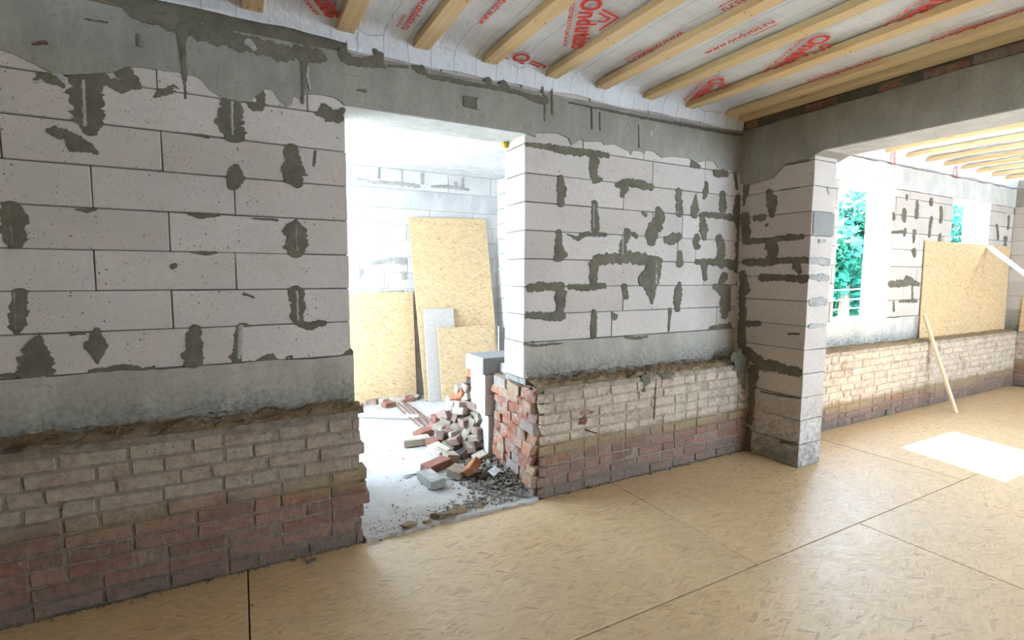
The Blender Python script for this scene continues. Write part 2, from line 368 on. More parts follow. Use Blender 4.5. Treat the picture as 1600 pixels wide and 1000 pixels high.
# irregular thin patches of mortar, traced along the joints they fill
PL = {
    'A': (lambda x, y: onY(x, y, 3.13), Vector((1, 0, 0)), Vector((0, -1, 0))),
    'P': (lambda x, y: onX(x, y, 4.04), Vector((0, 1, 0)), Vector((-1, 0, 0))),
    'Q': (lambda x, y: onY(x, y, 2.46), Vector((1, 0, 0)), Vector((0, -1, 0))),
}
UP = Vector((0, 0, 1)); ZSEED = [0]
def patch(parent, plane, pts, mt=None, name='mortar_patch', thick=None, ragged=0.35):
    fn, U, N = PL[plane] if isinstance(plane, str) else plane
    ZSEED[0] += 1; sd_ = ZSEED[0]*3.17
    q = []
    for x, y, r in pts:
        c = fn(x, y); d = fn(x+1, y)-c; e = fn(x, y+1)-c
        px = math.sqrt(abs((d.dot(U))*(e.dot(UP)) - (d.dot(UP))*(e.dot(U))))
        q.append((c.dot(U), c.z, max(r*px, 0.004)))
    base = fn(*pts[0][:2]); base = base - U*base.dot(U) - UP*base.z
    # resample
    S = []
    for (a, b) in zip(q[:-1], q[1:]):
        n = max(2, int(math.hypot(b[0]-a[0], b[1]-a[1])/0.008))
        for i in range(n): t = i/n; S.append(tuple(a[j]*(1-t)+b[j]*t for j in range(3)))
    S.append(q[-1])
    if len(S) < 3: return
    # extend by round caps
    def cap(p, nx):
        dx, dy = p[0]-nx[0], p[1]-nx[1]; l = math.hypot(dx, dy) or 1; dx /= l; dy /= l
        return [(p[0]+dx*p[2]*k*0.9, p[1]+dy*p[2]*k*0.9, p[2]*math.sqrt(max(0.02, 1-k*k))) for k in (0.5, 0.8, 0.98)]
    S = cap(S[0], S[1])[::-1] + S + cap(S[-1], S[-2])
    th = thick if thick else 0.003 + (ZSEED[0] % 7)*0.0006
    bm = bmesh.new(); prev = None
    for i, (u, v, r) in enumerate(S):
        a = S[max(0, i-1)]; b = S[min(len(S)-1, i+1)]
        tx, ty = b[0]-a[0], b[1]-a[1]; l = math.hypot(tx, ty) or 1; tx /= l; ty /= l
        row = []
        for s in (-1, 1):
            nz = noise.fractal(Vector((u*26+s*7, v*26, sd_)), 0.6, 2.2, 5)
            nz2 = noise.noise(Vector((u*110+s*3, v*110, sd_)))
            rr = r*(1.2+ragged*1.15*nz+0.2*nz2) + 0.003*nz2
            row.append((u - ty*rr*s, v + tx*rr*s))
        def P3(c, h): return base + U*c[0] + UP*c[1] + N*h
        hs = [P3(row[0], 0.0), P3(row[0], th*0.8), P3(((row[0][0]*2+row[1][0])/3, (row[0][1]*2+row[1][1])/3), th*1.25),
              P3(((row[0][0]+2*row[1][0])/3, (row[0][1]+2*row[1][1])/3), th*1.15), P3(row[1], th*0.8), P3(row[1], 0.0)]
        cur = [bm.verts.new(h) for h in hs]
        if prev:
            for j in range(5): bm.faces.new((prev[j], prev[j+1], cur[j+1], cur[j]))
        prev = cur
    return link(name, bm2me(bm, name), mt or M['smear'], parent)
def patches(parent, plane, origin, s, lists, mt=None, ragged=0.42):
    for L in lists: patch(parent, plane, [(origin[0]+x/s, origin[1]+y/s, r/s) for x, y, r in L], mt, ragged=ragged)

def facebm(pts_top, pts_bot, y0, y1):
    """slab between an upper and a lower outline (x, z) lists of equal length, from face y0 back to y1"""
    bm = bmesh.new()
    n = len(pts_top)
    ft = [bm.verts.new((x, y0, z)) for x, z in pts_top]; fb = [bm.verts.new((x, y0, z)) for x, z in pts_bot]
    bt = [bm.verts.new((x, y1, z)) for x, z in pts_top]; bb = [bm.verts.new((x, y1, z)) for x, z in pts_bot]
    for i in range(n-1):
        bm.faces.new((fb[i], fb[i+1], ft[i+1], ft[i])); bm.faces.new((bt[i], bt[i+1], bb[i+1], bb[i]))
        bm.faces.new((ft[i], ft[i+1], bt[i+1], bt[i])); bm.faces.new((bb[i], bb[i+1], fb[i+1], fb[i]))
    bm.faces.new((ft[0], bt[0], bb[0], fb[0])); bm.faces.new((fb[-1], bb[-1], bt[-1], ft[-1]))
    bmesh.ops.recalc_face_normals(bm, faces=bm.faces); return bm

YA = 3.13; YB = 3.43; YF = 2.963           # aerated block face, its back, brick base face
ZR = [1.11, 1.312, 1.512, 1.71, 1.911, 2.11, 2.309, 2.51, 2.71, 2.862]
G = 0.0025
def block(parent, x0, x1, z0, z1, y0=YA, y1=YB, mt=None, bev=0.004):
    d = random.uniform(-.003, .003)
    return box('block', (x0+G, y0+d, z0+G), (x1-G, y1, z1-G), mt or M['block'], parent, bev, 0.0015)

def rows_of(parent, rows, x0, x1, mt=None):
    for k, js in enumerate(rows):
        xs = [x0]+sorted(js)+[x1]
        for a, b in zip(xs[:-1], xs[1:]):
            if b-a > 0.02: block(parent, a, b, ZR[k], ZR[k+1], mt=mt)

# ================================================================== LEFT WALL
XL, D0, D1, XP, XQ, XE = -2.2, 0.582, 1.784, 4.04, 4.34, 10.05
wl = structure('wall_left')
def jx(*pts): return [onY(x, y, YA).x for x, y in pts]
left_rows = [jx((63, 555), (302, 541), (375, 538)), jx((23, 485), (269, 485), (465, 478)), jx((148, 422), (368, 422)),
             jx((16, 360), (264, 360), (463, 370)), jx((142, 287), (366, 301)), jx((1, 235), (252, 235), (457, 252)),
             jx((135, 150), (362, 185)), jx((245, 120), (480, 160))]
for r in left_rows:
    while min(r) > XL+0.6: r.insert(0, min(r)-0.6)
rows_of(wl, left_rows, XL, D0)
box('joint_backing', (XL, YA+0.010, 0.84), (D0-0.012, YB-0.01, 2.86), M['joint'], wl)
def band_face(x0, x1, seed):
    n = int((x1-x0)/0.06)+1; T = []; B = []
    for i in range(n+1):
        x = x0+(x1-x0)*i/n; T.append((x, 1.106+0.012*noise.noise((x*4, seed, 0)))); B.append((x, 0.80))
    return facebm(T, B, YA-0.006, YB)
link('concrete_band', bm2me(band_face(XL, D0+0.012, 1.0), 'band'), M['band'], wl)
# ring beam with its ragged cement run-off
def beam_piece(lower, x_off, y_off, s, ztop, mt, parent, close=None, yf=YA-0.010):
    pts = []
    for x, y in lower:
        p = onY(x_off+x/s, y_off+y/s, YA); pts.append((p.x, p.z))
    if close: pts = close[0]+pts+close[1]
    out = [pts[0]]
    for a, b in zip(pts[:-1], pts[1:]):
        n = max(1, int(abs(b[0]-a[0])/0.015))
        for i in range(1, n+1):
            t = i/n; x = a[0]*(1-t)+b[0]*t; z = a[1]*(1-t)+b[1]*t
            out.append((x, z + (0.006*noise.noise((x*40, 3, 0)) if a[1] != b[1] else 0)))
    top = [(x, ztop+0.012*noise.noise((x*5, 8, 0))) for x, z in out]
    return link('ring_beam', bm2me(facebm(top, out, yf, YB), 'ring_beam'), mt, parent)
beam_piece([(0, 222), (50, 235), (100, 262), (160, 285), (210, 318), (300, 335), (430, 330), (520, 320), (560, 300), (620, 300), (700, 312), (820, 330), (880, 345), (905, 365), (935, 405), (1000, 440), (1070, 455), (1120, 450), (1180, 400), (1215, 405), (1245, 450), (1275, 478), (1300, 470), (1312, 430), (1345, 450), (1365, 420), (1440, 425), (1500, 440), (1548, 472)],
           0, 0, 2.857, 2.862, M['beam'], wl, close=([(XL, 2.60)], [(D0-0.001, 2.575)]), yf=YA-0.0085)
# course above the beam: a few old bricks in rough mortar, left of the door
x = XL
while x < 0.55:
    L = random.choice((0.25, 0.12))
    if x < -0.42 or x > 0.42: link('brick', form('b', M['raw'], L), None, wl, (x, YA+random.uniform(0.0, 0.008), 2.872))
    x += L+0.012
box('rough_mortar', (XL, YA+0.004, 2.85), (D0, YB, 3.0), M['smear'], wl, 0.004, 0.002)
patches(wl, 'A', (0, 0), 2.857, [
    [(375, 335, 62), (385, 400, 58), (395, 480, 58), (402, 550, 52), (402, 585, 30)],
    [(330, 350, 22), (420, 345, 30), (480, 365, 26), (540, 385, 24), (610, 375, 20)], [(530, 330, 18), (560, 325, 28), (600, 355, 22)],
    [(165, 330, 5), (220, 350, 24), (285, 385, 9)], [(215, 585, 10), (255, 590, 26), (290, 590, 18)], [(300, 605, 20), (340, 640, 36), (400, 660, 22), (435, 685, 8)],
    [(685, 435, 4), (730, 412, 22), (775, 383, 20), (795, 395, 8)], [(820, 150, 12), (815, 250, 11), (825, 350, 9), (828, 440, 4)],
    [(1035, 415, 15), (1035, 450, 38), (1032, 530, 50), (1038, 600, 44)], [(1120, 470, 14), (1160, 480, 18), (1168, 410, 14)],
    [(1415, 510, 8), (1455, 500, 32), (1500, 520, 26), (1532, 490, 10)], [(1300, 660, 22), (1305, 720, 28), (1310, 790, 42), (1330, 825, 18)],
    [(1055, 745, 15), (1055, 785, 36), (1035, 835, 16)], [(1408, 675, 5), (1400, 740, 4)], [(840, 955, 3), (900, 965, 11), (980, 962, 3)],
    [(150, 355, 3), (185, 345, 8)], [(1130, 975, 3), (1240, 982, 5)],
    [(340, 935, 4), (385, 940, 9), (430, 935, 5)], [(860, 600, 3), (930, 612, 6)],
    ])
PL['AB'] = (lambda x, y: onY(x, y, YA-0.0105), Vector((1, 0, 0)), Vector((0, -1, 0)))
patches(wl, 'AB', (0, 0), 2.857, [   # rough mortar along the top of the beam and down its form joints
    [(560, 30, 14), (610, 62, 26), (700, 85, 30), (760, 110, 30)], [(760, 95, 34), (860, 125, 40), (960, 150, 40), (1010, 165, 36)], [(1000, 155, 36), (1060, 185, 36), (1150, 205, 34), (1260, 235, 32), (1320, 240, 22)],
    [(1330, 230, 30), (1430, 255, 26), (1450, 265, 12)], [(1530, 235, 20), (1555, 265, 26), (1560, 285, 10)], [(1350, 240, 16), (1362, 290, 14), (1352, 400, 5), (1352, 462, 4)],
    [(818, 120, 20), (815, 200, 13), (822, 300, 9), (826, 350, 8)], [(615, 155, 5), (622, 205, 6)], [(380, 85, 4), (480, 100, 3)], [(1600, 275, 8), (1650, 285, 14), (1680, 290, 6)]])
patches(wl, 'AB', (0, 0), 2.857, [[(1375, 290, 3), (1372, 340, 5), (1385, 400, 3)], [(1110, 190, 18), (1135, 215, 14)]], M['scar'])
patches(wl, 'AB', (0, 0), 2.857, [[(150, 200, 3), (205, 190, 8)]], M['rust'])
patches(wl, 'A', (0, 300), 2.857, [
    [(50, 65, 32), (55, 130, 46), (65, 225, 36)], [(1322, 130, 7), (1320, 165, 42), (1322, 220, 46), (1322, 275, 24)],
    [(92, 450, 28), (76, 520, 34), (72, 600, 28), (75, 628, 12)], [(1320, 440, 28), (1332, 500, 30), (1328, 580, 20)], [(1335, 592, 9), (1385, 597, 18), (1450, 582, 10)],
    [(175, 650, 14), (165, 700, 42), (160, 755, 52), (158, 810, 52)], [(0, 822, 7), (70, 815, 11), (140, 800, 26)],
    [(435, 612, 10), (428, 680, 42), (437, 765, 4)], [(870, 608, 22), (865, 680, 30), (862, 755, 40)],
    [(1085, 605, 26), (1090, 680, 36), (1075, 752, 40)], [(1150, 752, 8), (1180, 745, 20), (1215, 730, 18), (1235, 745, 6)],
    [(400, 800, 7), (480, 790, 10), (560, 783, 15), (640, 795, 12), (690, 780, 6)], [(1060, 765, 7), (1160, 778, 20), (1310, 765, 16)],
    [(320, 635, 8), (380, 630, 6)], [(1090, 455, 6), (1135, 470, 3)], [(770, 335, 12), (785, 325, 8)], [(850, 270, 4), (915, 280, 14), (970, 272, 6)], [(1280, 740, 6), (1300, 732, 8)], [(1530, 735, 8), (1565, 715, 14)]])
patches(wl, 'A', (0, 300), 2.857, [[(395, 815, 6), (520, 808, 9), (690, 798, 6)], [(0, 855, 6), (120, 838, 8), (200, 825, 6)], [(45, 60, 4), (52, 150, 5), (62, 240, 6)], [(1322, 150, 4), (1328, 260, 5)], [(66, 450, 4), (72, 610, 5)], [(178, 650, 4), (186, 800, 7)], [(862, 610, 4), (864, 750, 5)], [(1075, 600, 9), (1068, 740, 7)], [(1325, 445, 4), (1330, 570, 5)]], M['scar'])
patches(wl, 'A', (0, 0), 2.857, [[(372, 360, 5), (378, 560, 8)], [(1035, 455, 4), (1037, 600, 5)], [(1300, 660, 5), (1300, 780, 6)], [(150, 370, 2), (260, 330, 20), (275, 365, 14)]], M['scar'])
# brick base
def pointing(x0, x1, mt, parent):
    bm = bmesh.new(); nx = int((x1-x0)/0.03); nz = 28; g = []
    for i in range(nx+1):
        x = x0+(x1-x0)*i/nx
        g.append([bm.verts.new((x, YF+0.0055+0.0035*noise.fractal(Vector((x*22, z*0.0286*22, 1)), 1.0, 2.0, 3), z*0.0286)) for z in range(nz+1)])
    for i in range(nx):
        for j in range(nz): bm.faces.new((g[i][j], g[i+1][j], g[i+1][j+1], g[i][j+1]))
    link('pointing', bm2me(bm, 'pointing', True), mt, parent)
    box('wall_core', (x0, YF+0.012, 0), (x1, YF+0.14, 0.795), M['grit'], parent)
pointing(XL, D0+0.0, M['pointing'], wl)
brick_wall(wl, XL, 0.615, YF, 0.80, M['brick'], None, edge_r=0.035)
def ledge(parent, x0, x1, y0, y1, z, seed, mt, amp=0.02, name='crumbled_ledge'):
    bm = bmesh.new(); nx = int((x1-x0)/0.018); ny = max(3, int((y1-y0)/0.018)); g = []
    for i in range(nx+1):
        r = []
        for j in range(ny+1):
            X_ = x0+(x1-x0)*i/nx; Y_ = y0+(y1-y0)*j/ny; t = j/ny
            h = z + 0.035*t + amp*noise.fractal(Vector((X_*7, Y_*12, seed)), 1.0, 2.0, 5) - (0.03 if j == 0 else 0)
            r.append(bm.verts.new((X_, Y_+(0.006*noise.noise((X_*30, 1, seed)) if j < 2 else 0), h)))
        g.append(r)
    for i in range(nx):
        for j in range(ny): bm.faces.new((g[i][j], g[i+1][j], g[i+1][j+1], g[i][j+1]))
    o = link(name, bm2me(bm, name), mt, parent); return o
ledge(wl, XL, 0.615, YF+0.004, YA+0.03, 0.80, 2.0, M['dirt'], 0.042)

# rubble scattered as countless small stones
def scatter(name, parent, spots, mt, seed=1, top=False):
    r = random.Random(seed); bm = bmesh.new()
    for (x, y, z, s) in spots:
        pts = [bm.verts.new((x+r.uniform(-1, 1)*s, y+r.uniform(-1, 1)*s, z+r.uniform(-.35, .75)*s)) for _ in range(9)]
        try: bmesh.ops.convex_hull(bm, input=pts)
        except Exception: pass
    for v in [v for v in bm.verts if not v.link_faces]: bm.verts.remove(v)
    o = link(name, bm2me(bm, name), mt, parent, kind='stuff'); return o
sp_ = [(random.uniform(XL, 0.6), random.uniform(YF+0.01, YA-0.02), 0, random.uniform(.004, .014)) for _ in range(420)]
scatter('ledge_crumbs', wl, [(a, b, 0.812+0.035*(b-YF)/(YA-YF)+0.006, s) for a, b, _, s in sp_], M['dirt'], 3)

# ================================================================== MIDDLE WALL (door to pier)
wm = structure('wall_middle')
def jc(*p): return jx(*[(780+x/3.124, 160+y/3.124) for x, y in p])
mid_rows = [jx((926, 508), (956, 505), (1045, 500), (1120, 494)), jc((295, 950), (605, 950), (870, 940), (1110, 950)), jc((455, 830), (765, 820), (1000, 840)),
            jc((290, 700), (605, 690), (870, 720), (960, 720), (1080, 720)), jc((468, 570), (750, 590), (895, 600), (1000, 610)),
            jc((305, 440), (608, 450), (875, 480), (960, 500), (1090, 500)), jc((465, 310), (750, 340), (1005, 370)), jc((410, 200), (705, 255), (1005, 330))]
rows_of(wm, mid_rows, D1, XP+0.02)
box('joint_backing', (D1+0.012, YA+0.010, 0.84), (XP, YB-0.01, 2.86), M['joint'], wm)
link('concrete_band', bm2me(band_face(D1+0.012, XP+0.02, 4.0), 'band'), M['band'], wm)
block(wm, D1-0.004, D1+0.05, 0.845, 1.108, YA-0.004, YB)
lo = [(130, 150), (175, 172), (180, 150), (280, 150), (335, 175), (350, 208), (362, 205), (395, 180), (410, 192), (500, 192), (510, 210), (560, 205), (600, 225), (630, 238), (640, 258), (650, 235), (690, 240), (705, 250), (712, 235), (750, 240), (790, 270), (850, 265), (925, 275), (960, 295), (1000, 288), (1045, 290), (1065, 320), (1120, 330), (1160, 345), (1185, 340)]
pd = [(D0, 2.575), (D1, 2.575)]
beam_piece(lo, 780, 160, 3.124, 2.862, M['beam'], wm, close=([(D0-0.014, 2.575), (D1, 2.575)], [(XP+0.02, 2.46)]))
patches(wm, 'A', (780, 160), 3.124, [
    [(130, 205, 7), (250, 220, 12), (350, 240, 16), (440, 245, 12), (530, 260, 10)], [(465, 255, 20), (462, 340, 20), (465, 378, 20), (500, 375, 6)],
    [(300, 365, 12), (305, 430, 23), (300, 500, 13)], [(570, 405, 9), (610, 400, 22), (600, 455, 12)], [(610, 385, 12), (680, 400, 16), (745, 415, 12)],
    [(465, 490, 14), (468, 560, 18), (470, 620, 20)], [(875, 430, 14), (875, 490, 17), (880, 545, 16)], [(960, 450, 3), (955, 520, 20), (950, 550, 16)],
    [(1010, 395, 9), (1008, 430, 15), (1000, 465, 9)], [(945, 300, 18), (975, 315, 8)], [(1055, 345, 13), (1110, 350, 11)],
    [(1090, 445, 13), (1090, 520, 19)], [(980, 545, 7), (1090, 555, 11), (1180, 570, 13)], [(1165, 460, 11), (1160, 540, 20), (1170, 600, 13), (1180, 680, 18)],
    [(775, 520, 13), (785, 570, 28), (745, 630, 26), (740, 680, 22)], [(810, 670, 13), (850, 665, 20), (880, 650, 12)], [(700, 540, 7), (715, 550, 9)],
    [(990, 560, 13), (998, 620, 20), (1000, 665, 10)], [(290, 630, 12), (290, 700, 20), (290, 755, 24)], [(300, 720, 10), (325, 745, 12)],
    [(330, 645, 5), (380, 665, 13), (420, 645, 11), (520, 645, 8)], [(625, 635, 20), (605, 690, 16), (600, 740, 22)],
    [(470, 770, 22), (560, 760, 20), (650, 755, 22), (730, 770, 22), (790, 775, 10)], [(462, 790, 20), (460, 880, 16)],
    [(780, 800, 16), (740, 850, 42), (700, 870, 26)], [(745, 870, 24), (745, 930, 16), (742, 975, 5)], [(965, 650, 10), (962, 700, 19)], [(880, 735, 13), (880, 790, 17)],
    [(1070, 660, 15), (1085, 710, 17), (1080, 770, 22)], [(960, 780, 9), (1080, 780, 15), (1180, 800, 17)], [(1160, 690, 11), (1170, 760, 18), (1160, 820, 15)],
    [(1000, 800, 13), (1005, 860, 11)], [(1100, 850, 19), (1080, 885, 12)], [(145, 905, 16), (200, 900, 18), (280, 900, 16)], [(295, 895, 20), (300, 960, 23), (297, 1010, 18)],
    [(340, 900, 8), (430, 905, 13), (515, 895, 10)], [(610, 895, 12), (620, 950, 13)], [(880, 885, 10), (870, 950, 19), (868, 1010, 13)], [(1050, 900, 10), (1100, 920, 20), (1105, 990, 15)],
    [(655, 640, 8), (670, 655, 8)], [(1150, 340, 6), (1160, 420, 8)], [(1180, 800, 15), (1180, 1000, 14)]])
patches(wm, 'A', (780, 440), 2.777, [
    [(120, 145, 11), (200, 150, 13), (275, 150, 16)], [(262, 60, 18), (260, 125, 12)], [(650, 10, 24), (660, 60, 12), (662, 95, 4)],
    [(775, 40, 14), (768, 90, 15), (775, 125, 7)], [(410, 130, 11), (410, 235, 12)], [(490, 135, 5), (502, 155, 12)], [(740, 120, 7), (735, 212, 5)],
    [(985, 30, 18), (980, 120, 24), (975, 150, 12)], [(915, 205, 9), (1000, 197, 12)], [(110, 270, 7), (140, 278, 12), (270, 266, 6)], [(1043, 0, 15), (1046, 150, 14), (1040, 290, 16)],
    [(545, 240, 5), (590, 246, 7), (640, 238, 4)]])
patches(wm, 'A', (780, 160), 3.124, [[(290, 640, 3), (291, 750, 4)], [(466, 270, 3), (462, 370, 6)], [(605, 760, 3), (760, 765, 4)], [(603, 650, 4), (602, 740, 4)], [(460, 500, 3), (460, 610, 3)], [(765, 800, 5), (765, 880, 7)], [(1088, 450, 3), (1090, 540, 4)], [(1078, 680, 4), (1078, 780, 6)], [(875, 440, 3), (870, 540, 4)]], M['scar'])
patches(wm, 'AB', (360, 0), 3.077, [[(590, 290, 18), (640, 300, 22), (700, 300, 20), (745, 325, 8)], [(690, 240, 8), (715, 265, 20), (720, 310, 14)], [(880, 325, 8), (915, 335, 18), (935, 350, 10)], [(950, 365, 7), (1060, 385, 10), (1160, 405, 7), (1290, 425, 8), (1400, 450, 7), (1470, 475, 16), (1520, 482, 14)],
    [(760, 315, 4), (850, 322, 6)], [(1235, 385, 14), (1245, 400, 16)], [(1310, 405, 18), (1330, 425, 18)], [(1500, 420, 4), (1512, 500, 5), (1512, 580, 4)], [(1545, 430, 3), (1548, 550, 4)], [(610, 432, 3), (650, 440, 7)]])
patches(wm, 'AB', (780, 160), 3.124, [[(340, 0, 2), (560, 45, 4), (700, 75, 4), (900, 110, 5), (1100, 148, 5), (1190, 162, 3)], [(450, 30, 5), (452, 130, 3)], [(490, 50, 3), (492, 135, 3)], [(680, 110, 2), (682, 220, 3)]], M['joint'])
patches(wm, 'AB', (780, 160), 3.124, [[(740, 140, 3), (742, 160, 4)], [(630, 80, 2), (645, 125, 2)]], M['paleconc'])
# old form marks and a cut-out in the lintel
def oA(x, y): return onY(x, y, YA)
a = oA(722, 168); b = oA(746, 154)
box('lintel_patch', (a.x, YA-0.022, a.z), (b.x, YA, b.z), M['smear'], wm, 0.006, 0.004)
a = oA(742, 172); b = oA(750, 158); box('lintel_patch', (a.x, YA-0.028, a.z), (b.x, YA, b.z), M['scar'], wm, 0.006, 0.004)
link('foam_blob', bm2me((lambda bm: (bmesh.ops.create_icosphere(bm, subdivisions=2, radius=0.026), [setattr(v, 'co', v.co*(1+0.3*noise.noise(v.co*60))) for v in bm.verts], bm)[2])(bmesh.new()), 'foam', True), M['foam'], wm, (1.772, 3.40, 2.553))
# brick base, front face
pointing(1.86, XP+0.01, M['pointing2'], wm)
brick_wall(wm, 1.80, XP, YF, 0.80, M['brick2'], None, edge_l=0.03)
ledge(wm, 1.80, XP+0.01, YF+0.004, YA+0.03, 0.812, 5.0, M['dirt'], 0.038)
sp_ = [(random.uniform(1.8, XP), random.uniform(YF+0.01, YA-0.02), 0, random.uniform(.004, .014)) for _ in range(420)]
scatter('ledge_crumbs', wm, [(a, b, 0.828+0.035*(b-YF)/(YA-YF)+0.006, s) for a, b, _, s in sp_], M['dirt'], 5)
# heap of grey mortar in the corner on the ledge and running down the bricks
PL['F'] = (lambda x, y: onY(x, y, YF), Vector((1, 0, 0)), Vector((0, -1, 0)))
patches(wm, 'F', (830, 540), 4.166, [[(1310, 70, 14), (1350, 100, 38), (1372, 150, 34), (1362, 190, 24), (1380, 235, 17), (1385, 275, 8)], [(760, 200, 18), (742, 225, 26), (735, 260, 12), (730, 300, 4)], [(840, 190, 6), (870, 196, 14), (905, 190, 10), (930, 185, 4)]], M['smear'], 1.0)
patches(wm, 'F', (830, 540), 4.166, [[(812, 225, 4), (806, 350, 4), (800, 480, 4)]], M['rust'])
# iron remnants
def tube(name, pts, r, mt, parent=None, seg=7):
    bm = bmesh.new(); prev = None
    for i, p in enumerate(pts):
        p = Vector(p); d = (Vector(pts[min(i+1, len(pts)-1)])-Vector(pts[max(i-1, 0)])).normalized()
        a = d.orthogonal().normalized(); b = d.cross(a)
        if prev and prev[1].dot(a) < 0.3: a = prev[1]-d*prev[1].dot(d); a.normalize(); b = d.cross(a)
        cur = [bm.verts.new(p+a*math.cos(2*math.pi*k/seg)*r+b*math.sin(2*math.pi*k/seg)*r) for k in range(seg)]
        if prev:
            for k in range(seg): bm.faces.new((prev[0][k], prev[0][(k+1) % seg], cur[(k+1) % seg], cur[k]))
        else: bm.faces.new(cur[::-1])
        prev = (cur, a)
    bm.faces.new(prev[0]); return link(name, bm2me(bm, name), mt, parent)
a = onY(914, 671, YF); tube('iron_spike', [a+Vector((0, 0.01, 0)), a+Vector((0.02, -0.04, -0.008)), a+Vector((0.065, -0.06, -0.022))], 0.006, M['rust'], wm)
patches(wm, 'F', (830, 540), 4.166, [[(350, 452, 5), (345, 475, 14), (355, 490, 12), (325, 500, 16), (310, 505, 6)]], M['rust'], 1.2)
patches(wm, 'F', (830, 540), 4.166, [[(325, 435, 10), (360, 434, 13), (405, 433, 6)]], M['raw'])

box('lintel_painted_light', (D0, YA+0.004, 2.571), (D1, YB+0.01, 2.577), M['paleconc'], wm)  # added pale plate: bright light on the lintel underside put into its colour
# rough cross-section of the old wall at the doorway: broken bricks toothed into the jamb
row = 0; z = 0.015
while z < 0.78:
    y = YF+0.015+random.uniform(0, 0.03)
    while y < 3.72:
        L = random.choice((0.12, 0.12, 0.18, 0.10))
        L = min(L, 3.745-y)
        if L < 0.05: break
        f = form('c', M['raw'], round(L*50)/50, 6)
        t = (y-YF)/0.78
        xx = 1.785 + 0.075*t + random.uniform(-0.022, 0.022)
        link('brick', f, None, wm, (xx, y+L, z), (random.uniform(-.08, .08), random.uniform(-.05, .05), -math.pi/2+random.uniform(-.10, .10)))
        y += L+0.012
    z += PITCHB; row += 1
bm = boxbm((1.83, YF+0.02, 0.0), (2.3, 3.74, 0.79))
for v in bm.verts:
    if v.co.x < 2 and v.co.y > 3.5: v.co.x = 1.90
link('rubble_core', bm2me(bm, 'rubble_core'), M['grit'], wm)
# blockwork stub and its grey cap at the back of the jamb
for i, z0 in enumerate((0.0, 0.205, 0.41, 0.60)):
    block(wm, 1.80+(0.0 if i < 2 else -0.03), 2.30, z0, (0.205, 0.41, 0.60, 0.765)[i], 3.76, 4.05, M['wblock'])
box('cap_block', (1.745, 3.74, 0.77), (2.45, 4.10, 0.905), M['greyblock'], wm, 0.006, 0.002)
box('wall_core', (2.3, 3.70, 0.0), (3.2, 4.05, 0.87), M['paleconc'], wm)
box('sill_top', (1.90, YB-0.02, 0.78), (3.2, 3.76, 0.86), M['paleconc'], wm, 0.006, 0.003)
box('wall_core', (2.28, YF+0.12, 0.0), (XP, 3.74, 0.79), M['grit'], wm)
# left side base behind the door line
box('wall_core', (XL, 3.2, 0.0), (0.52, 4.05, 0.78), M['grit'], wl)
# wall above the ring beam up to the roof
box('upper_course', (D0, YA+0.012, 2.85), (XP+0.15, YB, 3.0), M['block'], wm)
for i in range(6):
    x0 = D0+0.01+i*0.58
    block(wm, x0, min(x0+0.575, XP), 2.868, 3.0, YA+0.002)

# ================================================================== PIER AND BEAM
wp = structure('wall_partition')
py = [235, 249.5, 290, 330, 368, 408, 432, 471, 510, 547.5, 585, 622, 658, 696]
pz = [onX(1270-(y-240)*0.0471, y, XP).z for y in py] + [0.0]
pz[0] = 2.575
for i in range(len(pz)-1):
    z1, z0 = pz[i], pz[i+1]
    mtb = M['pblock']
    seams = [2.46, YA+0.02]
    if i == 2: seams = [2.46, onX(1206, 317, XP).y, YA+0.02]
    if i == 4: seams = [2.46, onX(1203, 392, XP).y, YA+0.02]
    for a, b in zip(seams[:-1], seams[1:]):
        d = random.uniform(-.003, .003)
        box('block', (XP+d, a+G, z0+G), (XQ+random.uniform(-.004, .006), b-G, z1-G), mtb, wp, 0.004, 0.002)
box('joint_backing', (XP+0.008, 2.47, 0.0), (XQ-0.008, YA, 2.57), M['joint'], wp)
# grey stained face on one block of the end
a = pz[3]; b = pz[4]; box('grey_facing', (XP+0.012, 2.4535, b+0.006), (XQ-0.006, 2.47, a-0.006), M['greyblock'], wp, 0.002, 0.001)
patches(wp, 'P', (1130, 170), 3.335, [
    [(110, 330, 12), (125, 380, 18), (115, 450, 12), (108, 500, 7)], [(110, 560, 22), (120, 620, 23), (120, 690, 18)], [(240, 430, 13), (255, 490, 28), (255, 560, 9)],
    [(165, 570, 11), (210, 565, 17)], [(150, 310, 13), (210, 315, 18), (280, 295, 10), (380, 280, 6), (450, 268, 5)], [(265, 262, 11), (260, 300, 13)],
    [(110, 695, 12), (250, 685, 10), (330, 670, 14), (415, 668, 12)], [(240, 700, 22), (262, 740, 28), (245, 785, 22)], [(110, 800, 13), (200, 800, 17), (330, 790, 13), (440, 790, 13)],
    [(195, 880, 16), (300, 880, 13), (430, 888, 18)], [(380, 812, 18), (400, 850, 13)], [(100, 860, 18), (118, 950, 20), (100, 1000, 18)], [(300, 425, 4), (400, 412, 5)], [(225, 610, 6), (235, 600, 4)]])
patches(wp, 'P', (1130, 450), 3.335, [
    [(100, 0, 16), (100, 150, 17), (95, 300, 19)], [(120, 185, 13), (190, 185, 11)], [(110, 320, 18), (200, 395, 24), (300, 418, 22), (400, 440, 18)], [(160, 420, 22), (150, 560, 15), (140, 700, 15)],
    [(300, 802, 9), (380, 815, 7)], [(125, 740, 20), (130, 840, 18)], [(340, 238, 5), (395, 240, 4)], [(200, 540, 4), (300, 560, 5), (400, 575, 3)]])
patches(wp, 'Q', (1130, 170), 3.335, [[(450, 790, 9), (500, 795, 12), (548, 800, 12)], [(450, 875, 8), (510, 880, 12), (545, 885, 10)], [(500, 690, 6), (530, 688, 5)], [(545, 415, 6), (553, 440, 4)]], M['scar'])
